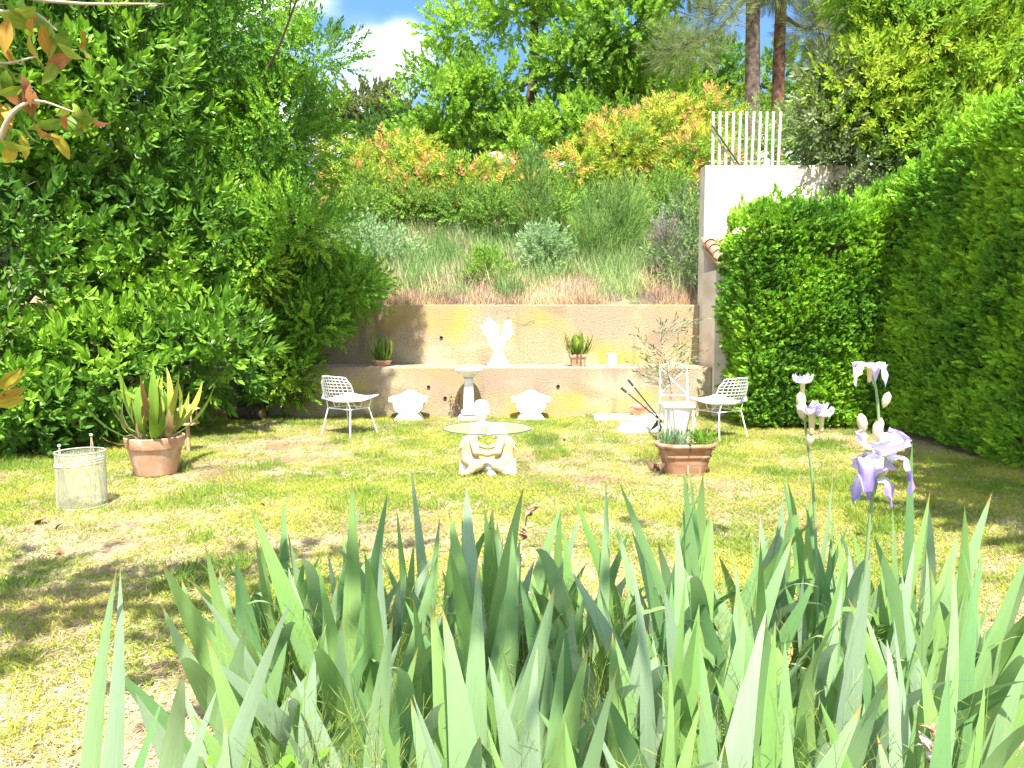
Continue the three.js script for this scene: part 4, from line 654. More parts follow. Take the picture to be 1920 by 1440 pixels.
{ // long planter with lavender, a bright green herb and a young olive tree
  const t = thing('planter', 'long terracotta planter with lavender, bright herbs and a young olive tree', 'planter', [1.68, 0, -7.15]);
  const body = loftRect([[0.0, 0.195, 0.12, 0.05], [0.03, 0.2, 0.122, 0.05], [0.075, 0.215, 0.13, 0.05], [0.08, 0.212, 0.128, 0.05], [0.09, 0.217, 0.132, 0.05], [0.125, 0.228, 0.138, 0.05], [0.13, 0.225, 0.136, 0.05], [0.14, 0.23, 0.14, 0.05], [0.165, 0.24, 0.145, 0.05], [0.172, 0.252, 0.156, 0.055], [0.19, 0.252, 0.156, 0.055], [0.198, 0.245, 0.15, 0.05], [0.255, 0.262, 0.165, 0.055], [0.262, 0.285, 0.185, 0.07], [0.285, 0.296, 0.196, 0.075], [0.305, 0.29, 0.19, 0.07], [0.308, 0.262, 0.165, 0.055], [0.27, 0.255, 0.158, 0.05]].map(([y, a, b, r]) => [y, a, b, b * 0.92]), 10, false);
  part(t, 'pot', body, std(0.72, 0.66, 0.6, 0.9, { map: terraMap, bumpMap: grainBump, bumpScale: 0.002 }));
  part(t, 'corner_rib', xf(new RoundedBoxGeometry(0.02, 0.12, 0.02, 2, 0.006), 0.0, 0.07, 0.128, -0.12), terra);
  part(t, 'drip_pipe', join([rod([0.0, 0.3, 0.19], [0.005, 0.24, 0.19], 0.007), xf(new THREE.SphereGeometry(0.014, 8, 6), 0, 0.312, 0.185)]), std(0.03, 0.025, 0.02, 0.6));
  part(t, 'soil', xf(new RoundedBoxGeometry(0.5, 0.02, 0.3, 2, 0.01), 0, 0.262, 0), soilM);
  reseed(181);
  const herb = (n, x0, x1) => { const pl = []; for (let i = 0; i < n; i++) pl.push({ p: V(ru(x0, x1), 0.265, ru(-0.1, 0.11)), o: V(ru(-0.35, 0.35), 1, ru(-0.3, 0.35)).normalize(), s: ru(0.7, 1.15) }); return pl; };
  scatter(t, 'lavender', spray(leafGeo(0.05, 0.006, { seg: 2, fold: 0.1, q: 0.7 }), twig(16, 0.13, { tilt0: 45, tilt1: 12 })), dull, herb(90, -0.24, 0.0), [[0.14, 0.25, 0.1], [0.2, 0.34, 0.12], [0.24, 0.38, 0.22]], 8, { kind: 'stuff' });
  scatter(t, 'herb', spray(leafGeo(0.035, 0.022, { seg: 2, fold: 0.2 }), twig(14, 0.13, { tilt0: 80, tilt1: 25 })), thinLeaf, herb(46, 0.06, 0.24), [[0.14, 0.3, 0.03], [0.24, 0.42, 0.04]], 8, { kind: 'stuff' });
  const top = V(-0.3, 1.46, -0.02), st = [limb([[-0.1, 0.26, 0], [-0.12, 0.6, 0.01], [-0.18, 1.0, 0], top], [0.012, 0.009, 0.006, 0.003], 6)], pl = [];
  for (let i = 0; i < 26; i++) { const h = ru(0.7, 1.36), a = i * 2.4, L = ru(0.16, 0.44), s = V(-0.1 - 0.1 * h * h * 0.9, h, 0), e = s.clone().add(V(Math.cos(a) * L * 0.95, L * 0.42, Math.sin(a) * L * 0.6)); st.push(limb([s, s.clone().lerp(e, 0.5).add(V(0, 0.04, 0)), e], [0.004, 0.0015], 4)); for (let k = 0; k < 7; k++) { const p = s.clone().lerp(e, 0.25 + 0.78 * k / 7); p.y += 0.03; pl.push({ p, o: V(Math.cos(a) + ru(-0.6, 0.6), 0.5 + ru(-0.4, 0.5), Math.sin(a) * 0.6 + ru(-0.5, 0.5)).normalize(), s: ru(0.8, 1.2) }); } }
  part(t, 'olive_stem', join(st), std(0.3, 0.27, 0.2, 0.9));
  scatter(t, 'olive_leaves', spray(leafGeo(0.05, 0.011, { seg: 2, fold: 0.15 }), twig(6, 0.08, { tilt0: 70, tilt1: 30 })), leafMat(0.2, 0.1, 0.5), pl, [[0.1, 0.13, 0.05], [0.16, 0.19, 0.08], [0.24, 0.27, 0.14]], 6, { kind: 'stuff' });
}
{ // small wooden lantern behind the left pot
  const t = thing('lantern', 'small wooden garden lantern half hidden behind the large left pot', 'lantern', [-3.62, 0, -8.25]);
  const wd = std(0.42, 0.28, 0.15, 0.8);
  part(t, 'post', rod([0, 0, 0], [0, 0.32, 0], 0.022), wd);
  part(t, 'base', xf(new RoundedBoxGeometry(0.19, 0.022, 0.19, 2, 0.006), 0, 0.33, 0), wd);
  for (const [x, z] of [[-1, -1], [1, -1], [-1, 1], [1, 1]]) part(t, 'upright', xf(new RoundedBoxGeometry(0.016, 0.15, 0.016, 1, 0.003), x * 0.072, 0.415, z * 0.072), wd);
  part(t, 'roof', xf(new THREE.ConeGeometry(0.15, 0.07, 4), 0, 0.525, 0, 0, Math.PI / 4), wd);
  part(t, 'jar', lathe([[0, 0.342], [0.045, 0.342], [0.048, 0.43], [0.03, 0.455]], 20), new THREE.MeshPhysicalMaterial({ color: C(0.9, 0.95, 0.95), roughness: 0.05, transmission: 1, thickness: 0 }));
  part(t, 'knob', new THREE.SphereGeometry(0.02, 10, 8).translate(0, 0.57, 0), std(0.7, 0.72, 0.72, 0.4));
}
{ // sawn log in the shade
  const t = thing('log', 'grey sawn log lying in the shade under the laurel', 'log', [-3.92, 0.09, -10.95], -0.05);
  const g = new THREE.CylinderGeometry(0.1, 0.105, 0.5, 22, 4, true); const p = g.attributes.position; for (let i = 0; i < p.count; i++) { const k = 1 + 0.07 * n3(p.getX(i) * 14, p.getY(i) * 4, p.getZ(i) * 14); p.setX(i, p.getX(i) * k); p.setZ(i, p.getZ(i) * k); } g.computeVertexNormals();
  part(t, 'bark', g.rotateZ(Math.PI / 2), std(0.5, 0.44, 0.37, 1, { map: barkMap, bumpMap: barkMap, bumpScale: 0.01 }));
  for (const s of [-1, 1]) part(t, 'cut_end', new THREE.CircleGeometry(0.103, 22).rotateY(s * Math.PI / 2).translate(s * 0.249, 0, 0), std(0.3, 0.16, 0.11, 1));
}
{ // dead twiggy plant at the wall foot
  const t = thing('dead_plant', 'small dry brown twiggy plant against the wall left of the birdbath', 'plant', [-0.86, 0, -11.12]);
  reseed(191); const l = [];
  for (let i = 0; i < 12; i++) { const x = ru(-0.07, 0.07), h = ru(0.22, 0.44); l.push(limb([[x * 0.6, 0, 0], [x, h * 0.55, ru(-0.03, 0.03)], [x * 1.3 + ru(-0.04, 0.04), h, ru(-0.05, 0.05)]], [0.006, 0.004, 0.002], 4)); }
  part(t, 'stems', join(l), std(0.12, 0.06, 0.045, 0.9));
  scatter(t, 'dry_leaves', leafGeo(0.06, 0.03, { seg: 2, fold: 0.4, curl: 0.5 }), std(1, 1, 1, 0.9), Array.from({ length: 22 }, () => ({ p: V(ru(-0.09, 0.09), ru(0.1, 0.42), ru(-0.05, 0.06)), o: V(ru(-1, 1), ru(-1, 0.3), ru(-1, 1)).normalize(), s: ru(0.6, 1.1) })), [[0.16, 0.08, 0.05], [0.25, 0.13, 0.08]]);
}
// pale boulders half hidden by the shrubs on the slope, and a white marker post
reseed(195);
const boulder = (sx, sy, sz) => { const g = new THREE.IcosahedronGeometry(1, 3), p = g.attributes.position; for (let i = 0; i < p.count; i++) { const v = V(p.getX(i), p.getY(i), p.getZ(i)), k = 1 + 0.25 * n3(v.x * 1.6 + sx * 9, v.y * 1.6, v.z * 1.6); p.setXYZ(i, v.x * k * sx, v.y * k * sy, v.z * k * sz); } g.computeVertexNormals(); return g; };
const rockM = std(0.5, 0.46, 0.43, 1, { bumpMap: grainBump, bumpScale: 0.02 });
for (const [x, y, z, s, l] of [[-0.35, 5.15, -18.2, [0.4, 0.3, 0.3], 'pale rock showing between the low photinia and the big oak'], [1.35, 5.05, -18.4, [0.5, 0.22, 0.3], 'low grey rounded rock right of the slim conifer']]) { const m = shade(new THREE.Mesh(boulder(...s), rockM)); m.name = numbered('boulder'); m.position.set(x, y, z); tag(m, l, 'rock'); scene.add(m); }
{ const t = thing('marker_post', 'short white post among the shrubs left of the white wall', 'post', [3.05, hillY(3.05, -15.3) - 0.1, -15.3]); part(t, 'shaft', rod([0, 0, 0], [0, 1.0, 0], 0.04, 10), whitePaint); part(t, 'cap', new THREE.SphereGeometry(0.05, 12, 8).translate(0, 1.0, 0), whitePaint); }
// fallen leaves and bits on the lawn; the planter clump imitates a cast shadow
const dry = [[0.16, 0.08, 0.05], [0.24, 0.12, 0.07], [0.3, 0.14, 0.06]].map((c) => std(...c, 0.9));
reseed(197);
[[-3.38, -5.3, 'curled brown fallen leaf near the mesh plant guard', 0.2], [-3.18, -5.18, 'small dark fallen leaf beside the curled brown one', 0.13], [-2.93, -4.62, 'dark crumpled leaf on the lawn at the lower left', 0.15], [-1.98, -5.75, 'reddish fallen leaf on the left of the lawn', 0.09], [0.62, -8.9, 'dark fallen leaf on the grass right of the glass table', 0.1], [0.86, -8.6, 'small dark leaf between the glass table and the planter', 0.08], [1.42, -7.05, 'dark leaf clump standing in for the shadow at the left foot of the planter', 0.2], [2.35, -4.95, 'dark brown leaf on the lawn left of the big iris flower', 0.1]].forEach(([x, z, l, s], i) => {
  s *= 0.72; const g = i === 6 ? join([0, 1, 2, 3].map((k) => xf(leafGeo(0.12, 0.06, { seg: 4, fold: 0.5, curl: 0.6 }), ru(-0.1, 0.06), 0.01, ru(-0.06, 0.06), -1.3, ru(0, 6), 0))) : leafGeo(s, s * 0.55, { seg: 5, fold: 0.5, curl: 0.7 });
  const m = shade(new THREE.Mesh(g, dry[i % 3])); m.name = numbered('fallen_leaf_or_shade'); m.position.set(x, 0.05, z); if (i !== 6) m.rotation.set(-1.45, 0, ru(0, 6)); m.rotation.order = 'XYZ'; tag(m, l, 'leaf'); scene.add(m);
});

// ---------------------------------------------------------------- the iris bed in the foreground
const bedY = (x, z) => 0.13 * smooth(-3.15, -2.3, z) * smooth(-1.7, -0.9, x);
{
  const g = new THREE.PlaneGeometry(5.6, 4.4, 70, 56); g.rotateX(-Math.PI / 2); g.translate(1.0, 0, -1.1);
  const p = g.attributes.position, uv = g.attributes.uv; for (let i = 0; i < p.count; i++) { const x = p.getX(i), z = p.getZ(i); p.setY(i, bedY(x, z) + 0.006 + 0.012 * n3(x * 5, 1, z * 5) - 0.05 * (1 - smooth(-3.3, -2.9, z) * smooth(-1.8, -1.3, x))); uv.setXY(i, x / 3, z / 3); }
  g.computeVertexNormals();
  struct('flower_bed', g, new THREE.MeshStandardMaterial({ roughness: 1, map: tex(256, 256, (u, v) => mix3([0.36, 0.27, 0.15], [0.14, 0.1, 0.05], smooth(-0.3, 0.4, fbm(u * 24, v * 24, 3, 4)))) }));
}
const vein = (u, v) => { const s = 0.84 + 0.17 * n3(u * 34, v * 1.5, 2) + 0.1 * n3(u * 70, v * 3, 5) + 0.07 * n3(u * 5, v * 9, 8), k = 0.6 * smooth(0.42, 0.6, n3(u * 6, v * 26, 21)); return mix3([s * 0.98, s, s * 0.97], [0.95, 0.7, 0.5], k); };
const veinMap = tex(128, 256, vein), tipMap = tex(128, 256, (u, v) => mix3(vein(u, v), [1, 0.55, 0.35], smooth(0.94, 0.97, v + 0.05 * n3(u * 9, v * 12, 4))));
function swordGeo(L, W, bend, twist, tipTwist = 0, sway = 0) {
  const pos = [], uv = [], idx = [], n = 12; let y = 0, z = 0, x = 0;
  for (let i = 0; i <= n; i++) {
    const t = i / n, w = W / 2 * (0.78 + 0.3 * Math.sin(Math.PI * Math.min(1, t * 1.15))) * Math.pow(1 - Math.pow(t, 2.4), 0.75), a = bend * Math.pow(t, 2.2), b = sway * t * t, tw = twist * t + tipTwist * t * t;
    if (i) { const d = L / n; y += d * Math.cos(a) * Math.cos(b); z += d * Math.sin(a); x += d * Math.sin(b); }
    const cx = Math.cos(tw) * w, cz = Math.sin(tw) * w, k = 0.11 * w;
    pos.push(x - cx, y, z - cz, x - cx * 0.15 - Math.sin(tw) * k, y, z - cz * 0.15 + Math.cos(tw) * k, x + cx, y, z + cz); uv.push(0, t, 0.45, t, 1, t);
    if (i < n) { const q = i * 3; for (const c of [0, 1]) idx.push(q + c, q + c + 1, q + c + 3, q + c + 1, q + c + 4, q + c + 3); }
  }
  return fromArrays(pos, idx, uv);
}
reseed(201);
const swords = Array.from({ length: 16 }, (_, i) => swordGeo(1, 0.066, i % 3 === 2 ? ru(0.5, 1.5) : ru(-0.35, 0.4), ru(-0.5, 0.5), ru(-0.4, 0.4), ru(-0.2, 0.2)));
const ironLeaf = [[0.25, 0.42, 0.155], [0.31, 0.47, 0.22], [0.23, 0.41, 0.11], [0.34, 0.47, 0.29], [0.29, 0.46, 0.14], [0.17, 0.33, 0.12]].map((c, i) => { const m = leafMat(0.3, 0.15, 0.45, i % 3 === 1 ? tipMap : veinMap); m.color.setRGB(...c); return m; });
const browned = (() => { const m = leafMat(0.2, 0, 0.5, veinMap); m.color.setRGB(0.4, 0.3, 0.16); return m; })();
function irisFan(x, z, yaw, n, len, wid, label, group, spread = 1) {
  const t = thing('iris_plant', label, 'iris', [x, bedY(x, z) - 0.02, z], yaw, group);
  for (let i = 0; i < n; i++) {
    const k = n > 1 ? i / (n - 1) * 2 - 1 : 0, m = part(t, 'leaf', swords[Math.floor(rnd() * swords.length)], ironLeaf[Math.floor(rnd() * ironLeaf.length)]);
    const L = len * (1 - 0.28 * k * k) * ru(0.8, 1.12), W = wid * ru(0.72, 1.15) / 0.066;
    m.scale.set(W * (rnd() < 0.5 ? -1 : 1), L, L); m.position.set(k * 0.045, 0, (i % 2 ? 1 : -1) * 0.012); m.rotation.set(ru(-0.1, 0.12), ru(-0.35, 0.35), -k * ru(0.25, 0.7) * spread + ru(-0.16, 0.16));
  }
  return t;
}
reseed(211);
const fanLabel = (x, z) => {
  const row = z < -2.25 ? 'back' : z < -1.65 ? 'middle' : 'front', side = x < 0.02 ? 'left of the dead stalk' : x < 0.97 ? 'just right of the dead stalk' : 'right of the tall flower';
  return ['iris fan in the ' + row + ' row of the clump, ' + side, 'iris fans, ' + row + ' row, ' + side];
};
const fanSpots = [];
{ let guard = 0;
  while (fanSpots.length < 84 && guard++ < 20000) {
    const z = ru(-2.95, -1.05), x = ru(-0.42, 0.66) * (-z) + ru(-0.05, 0.05); if (x < -1.02 + 0.2 * (z + 2.6) * -1 && z < -2) continue;
    if (z > -1.75 && x < -0.34) continue;
    if (x > 0.25 && x < 1.9 && z < -2.72) continue;
    const need = x > 0.35 ? 0.13 : 0.16; if (fanSpots.some(([a, b]) => Math.hypot(a - x, b - z) < need)) continue;
    fanSpots.push([x, z]);
  } }
for (const [x, z] of fanSpots) { const near = -z; irisFan(x, z, ru(-0.6, 0.6), Math.round(ru(5, 8)), (near > 2.3 ? ru(0.66, 0.86) + (x > 0.3 ? 0.08 : 0) : ru(0.58, 0.8)), ru(0.056, 0.086), ...fanLabel(x, z)); }
function bigFan(label, x, z, leaves) { const t = thing('iris_plant', label, 'iris', [x, bedY(x, z) - 0.02, z]); leaves.forEach(([dx, L, W, lean, yaw, v], i) => { const m = part(t, 'leaf', swords[v], ironLeaf[(i * 2 + 1) % 6]); m.scale.set(W / 0.066, L, L); m.position.set(dx, 0, 0.02 * (i % 2)); m.rotation.set(0.02, yaw, lean); }); }
bigFan('sparse iris fan of narrow leaves at the far left of the foreground', -0.97, -1.55, [[0, 0.86, 0.045, -0.1, 0.5, 0], [0.05, 0.84, 0.05, -0.14, 0.6, 1], [0.03, 0.6, 0.042, -0.3, -0.2, 4], [-0.09, 0.6, 0.04, 0.08, 0.2, 5]]);
bigFan('iris fan with long broad leaves leaning right at the lower left foreground', -0.8, -1.5, [[0, 0.9, 0.06, -0.17, 0.2, 2], [0.06, 0.86, 0.055, -0.3, 0.3, 6], [0.1, 0.66, 0.05, -0.5, -0.3, 8], [0.17, 0.56, 0.045, -0.1, 0.1, 9], [-0.03, 0.6, 0.05, -0.3, 0.3, 10]]);
irisFan(-0.98, -2.6, 0.2, 5, 0.6, 0.06, 'broad-leaved iris fan at the back left corner of the bed', undefined, 1.3);
irisFan(1.12, -2.35, 0.1, 5, 0.88, 0.055, 'iris fan with tall broad leaves right behind the big purple flower', undefined, 0.7);
irisFan(-0.3, -2.86, 0.0, 4, 0.92, 0.045, 'tallest iris fan on the left, its tip spearing above the others', undefined, 0.45);

// flowers
const petalM = new THREE.MeshPhysicalMaterial({ vertexColors: true, roughness: 0.9, transmission: 0.35, thickness: 0, side: THREE.DoubleSide, specularIntensity: 0.2 });
function petal(W, path, ruffle, c0, c1, cup = 0.2, az = 0) {
  const pos = [], idx = [], col = [], n = 10, m = 10, ph = ru(0, 6);
  for (let i = 0; i <= n; i++) for (let j = 0; j <= m; j++) {
    const t = i / n, s = j / m * 2 - 1, w = W / 2 * Math.pow(Math.sin(Math.PI * Math.min(1, 0.07 + t * 0.915)), 0.75) , [r, y, nr, ny] = path(t), e = Math.abs(s);
    const lift = cup * w * s * s + ruffle * e * e * Math.sin(s * 5 + t * 16 + ph) * (0.3 + t);
    pos.push(r + nr * lift, y + ny * lift, s * w); const k = Math.min(1, smooth(0.2, 0.85, t) * 0.8 + 0.4 * e * e + 0.15 * n3(s * 4, t * 9, ph)); col.push(...mix3(c0, c1, Math.max(0, k)));
    if (i < n && j < m) { const q = i * (m + 1) + j; idx.push(q, q + m + 1, q + 1, q + 1, q + m + 1, q + m + 2); }
  }
  return fromArrays(pos, idx, null, col).rotateY(az);
}
const WHITE = [0.84, 0.82, 0.88], LAV = [0.55, 0.48, 0.78], VIO = [0.3, 0.22, 0.6];
function bloom(parent, x, y, z, k, yaw, seed, open = 1) {
  reseed(seed);
  const f = part(parent, 'flower', xf(blobGeo([[0, -0.05, 0, 0, 0.0, 0, 0.009, 0.012]], [0, -0.02, 0], 0.06, 20, 0.01), 0, 0, 0), std(0.3, 0.38, 0.16, 0.8)); f.position.set(x, y, z); f.rotation.y = yaw; f.scale.setScalar(k);
  for (let i = 0; i < 3; i++) {
    const a = (i * 120 + 270) * D2R;
    part(f, 'fall_petal', petal(0.07, (t) => { const b = t * 1.9; return [0.012 + 0.062 * Math.sin(Math.min(b, 1.57)) + 0.012 * Math.max(0, b - 1.57), 0.004 + 0.022 * Math.sin(Math.min(b * 1.5, 3.14)) - 0.1 * t * t * open, 0.35, 0.6]; }, 0.02, WHITE, VIO, -0.4, a), petalM);
    part(f, 'standard_petal', petal(0.1, (t) => [0.008 + 0.058 * Math.sin(t * 2.2) * open, 0.008 + 0.07 * t, -0.8, 0.35], 0.02, WHITE, LAV, 0.35, a + Math.PI / 3), petalM);
    part(f, 'beard', limb([[0.018, 0.016, 0], [0.035, 0.029, 0], [0.055, 0.026, 0]], [0.004, 0.003], 5).rotateY(a), std(0.75, 0.55, 0.15, 0.9));
  }
  return f;
}
function wilted(parent, x, y, z, k, seed, hang = true) { // crumpled spent flower
  reseed(seed);
  const f = part(parent, 'wilted_flower', xf(blobGeo([[0, -0.055, 0, 0, 0.0, 0, 0.008, 0.011]], [0, -0.03, 0], 0.06, 20, 0.01), 0, 0, 0), std(0.5, 0.42, 0.2, 0.8)); f.position.set(x, y, z); f.scale.setScalar(k);
  for (let i = 0; i < 6; i++) part(f, 'petal', petal(ru(0.035, 0.055), (t) => [0.006 + (hang ? 0.06 : 0.035) * Math.sin(t * 1.7), (hang ? 0.02 * Math.sin(t * 3) - 0.05 * t * t * (i % 2 ? 1.5 : 0.3) : 0.035 * t), 0.3, 0.6], 0.012, WHITE, i % 3 ? LAV : WHITE, -0.3, i * 1.05 + ru(-0.3, 0.3)), petalM);
  return f;
}
const stalkM = leafMat(0.1, 0.15, 0.5); stalkM.color.setRGB(0.2, 0.3, 0.13);
const budM = leafMat(0.25, 0, 0.5); budM.color.setRGB(0.6, 0.55, 0.34);
const bud = (t, x, y, z, k = 1, rz = 0) => part(t, 'bud', xf(lathe([[0.001, -0.035], [0.012, -0.02], [0.017, 0], [0.014, 0.02], [0.006, 0.03], [0.001, 0.034]], 12), x, y, z, 0, 0, rz, k), budM);
{
  const t = thing('iris_flower', 'tall iris stalk with a big lavender and violet flower, buds and a wilted top flower', 'flower', [0, 0, 0]);
  part(t, 'stalk', limb([[1.0, 0.1, -2.12], [1.02, 0.6, -2.11], [1.03, 0.95, -2.1], [1.045, 1.13, -2.1], [1.03, 1.3, -2.1], [1.015, 1.345, -2.1]], [0.006, 0.0055, 0.0045, 0.004, 0.003], 8), stalkM);
  bloom(t, 1.035, 1.11, -2.06, 1.0, 1.1, 221);
  bloom(t, 1.025, 1.045, -2.09, 0.72, 0.7, 222, 1.1);
  wilted(t, 1.01, 1.365, -2.1, 0.74, 223, true);
  bud(t, 0.99, 1.205, -2.09, 0.85, 0.2); bud(t, 1.025, 1.185, -2.07, 0.85, -0.1); bud(t, 1.06, 1.27, -2.1, 0.7, -0.3); bud(t, 1.045, 1.19, -2.11, 0.85, -0.3);
}
{
  const t = thing('iris_flower', 'thin iris stalk with two ragged pale lilac flowers against the hedge', 'flower', [0, 0, 0]);
  part(t, 'stalk', limb([[0.99, 0.1, -2.32], [0.975, 0.6, -2.31], [0.94, 1.0, -2.3], [0.915, 1.15, -2.3], [0.9, 1.27, -2.3]], [0.005, 0.0045, 0.004, 0.003], 7), stalkM);
  wilted(t, 0.925, 1.205, -2.28, 1.05, 225, false); wilted(t, 0.9, 1.3, -2.3, 0.72, 226, false); wilted(t, 0.95, 1.2, -2.27, 0.8, 228, false);
  bud(t, 0.897, 1.245, -2.3, 0.9, 0.1); bud(t, 0.9, 1.215, -2.3, 0.9, 0.2); bud(t, 0.925, 1.13, -2.29, 0.85, -0.1);
}
const podM = std(0.3, 0.17, 0.1, 0.9), dryM = std(0.66, 0.55, 0.42, 0.95);
function deadHead(t, x, y, z, k, m, seed) { reseed(seed); const l = []; for (let i = 0; i < 7; i++) l.push(xf(leafGeo(0.05, 0.022, { seg: 4, fold: 0.6, curl: ru(0.3, 1) }), 0, 0, 0, ru(-0.9, 0.9), i * 0.9, ru(-0.8, 0.8))); l.push(new THREE.SphereGeometry(0.013, 8, 6)); const h = part(t, 'dried_flower', join(l), m); h.position.set(x, y, z); h.scale.setScalar(k); }
{
  const t = thing('dead_iris_stalk', 'dead iris stalk with brown pods and papery dried flowers in the middle of the bed', 'flower', [0, 0, 0]);
  part(t, 'stalk', limb([[0.03, 0.1, -2.5], [0.025, 0.45, -2.55], [0.03, 0.65, -2.6], [0.06, 0.82, -2.65]], [0.006, 0.005, 0.003], 6), std(0.3, 0.26, 0.13, 0.9));
  deadHead(t, 0.065, 0.8, -2.64, 0.9, podM, 231); deadHead(t, 0.045, 0.72, -2.62, 0.8, podM, 232); deadHead(t, 0.02, 0.63, -2.58, 1.1, dryM, 233); deadHead(t, 0.035, 0.54, -2.56, 0.95, dryM, 234); deadHead(t, 0.045, 0.46, -2.53, 0.9, podM, 235);
}
{
  const t = thing('dead_iris_stalk', 'short stalk with a brown dried flower at the bottom right corner', 'flower', [0, 0, 0]);
  part(t, 'stalk', limb([[0.84, 0.1, -1.5], [0.86, 0.4, -1.49], [0.87, 0.58, -1.48]], [0.006, 0.004], 6), std(0.3, 0.26, 0.13, 0.9));
  deadHead(t, 0.87, 0.6, -1.47, 1.0, dryM, 236); deadHead(t, 0.875, 0.645, -1.47, 0.7, podM, 237);
}
{ // dry litter between the irises
  reseed(239); const pl = []; for (let i = 0; i < 3200; i++) { const z = ru(-3.1, -1.0), x = ru(-0.75, 0.72) * -z; if (x < -1.5) continue; pl.push({ p: V(x, bedY(x, z) + 0.008, z), o: V(ru(-0.12, 0.12), 1, ru(-0.12, 0.12)).normalize(), s: ru(0.7, 1.3) }); }
  scatter(scene, 'dry_grass', straw, hayM, pl, [[0.3, 0.2, 0.1], [0.5, 0.38, 0.2], [0.62, 0.5, 0.3]], 2, { kind: 'stuff', label: 'dry straw litter under the irises' }); }
// feathery wild grass that grows through the irises
reseed(241);
const wisp = (() => { const l = []; for (let i = 0; i < 5; i++) { const a = ru(0, 6.28), h = ru(0.34, 0.58), e = [Math.cos(a) * 0.13, h, Math.sin(a) * 0.13], g = [Math.cos(a) * 0.03, h * 0.55, Math.sin(a) * 0.03]; l.push(limb([[0, 0, 0], g, e], [0.0013, 0.0009, 0.0005], 3)); for (let k = 0; k < 9; k++) { const s = 0.35 + 0.65 * k / 9, px = g[0] + (e[0] - g[0]) * Math.max(0, s * 2 - 1), py = h * s, pz = g[2] + (e[2] - g[2]) * Math.max(0, s * 2 - 1); l.push(xf(leafGeo(ru(0.02, 0.06), 0.0022, { seg: 2, fold: 0, q: 0.6 }), px, py, pz, ru(0.4, 1.1), ru(0, 6.28), 0)); } } return join(l); })();
{ const pl = []; for (let i = 0; i < 200; i++) { const z = ru(-2.7, -1.15), x = ru(-0.34, 0.64) * -z; pl.push({ p: V(x, bedY(x, z), z), o: V(ru(-0.2, 0.2), 1, ru(-0.2, 0.2)).normalize(), s: ru(0.65, 1.1) }); }
  scatter(scene, 'wild_grass', wisp, grassM, pl, [[0.18, 0.26, 0.04], [0.28, 0.38, 0.05], [0.4, 0.4, 0.12]], 3, { kind: 'stuff', label: 'feathery wild grass among the iris leaves' }); }
{ // round-leaved weed and horsetail
  const t = thing('weed', 'small bright round-leaved weed between the irises at the lower left', 'weed', [-0.62, 0.08, -1.75]); reseed(243);
  part(t, 'stems', join([0, 1, 2, 3, 4].map((i) => limb([[0, 0, 0], [ru(-0.08, 0.08), 0.15, ru(-0.05, 0.05)], [ru(-0.16, 0.16), 0.3, ru(-0.08, 0.08)]], [0.003, 0.002], 4))), stalkM);
  const m = leafMat(0.45, 0.1, 0.5); m.color.setRGB(0.16, 0.33, 0.03);
  const g = leafGeo(0.05, 0.042, { seg: 4, fold: 0.15, curl: 0.2, p: 1 }); for (let i = 0; i < 46; i++) { const l = part(t, 'leaf', g, m); l.position.set(ru(-0.17, 0.17), ru(0.05, 0.34), ru(-0.08, 0.1)); l.rotation.set(ru(-1.3, -0.5), ru(-0.8, 0.8), ru(-1.5, 1.5)); l.scale.setScalar(ru(0.6, 1.15)); }
  const h = thing('horsetail', 'bright yellow-green bushy horsetail shoot among the irises at the bottom', 'weed', [0.52, 0.12, -1.72]); part(h, 'stem', limb([[0, 0, 0], [0.01, 0.2, 0], [-0.02, 0.44, 0.01]], [0.004, 0.002], 5), stalkM);
  const hm = leafMat(0.45, 0, 0.5); hm.color.setRGB(0.22, 0.4, 0.03); const b = []; for (let i = 0; i < 150; i++) { const s = i / 150; b.push(xf(leafGeo(0.045 * (1.1 - s * 0.7), 0.006, { seg: 2, fold: 0.1, q: 0.6 }), -0.02 * s, 0.16 + 0.29 * s, 0, 0.95, i * 2.4, 0)); } part(h, 'whorls', join(b), hm, { kind: 'stuff' });
}
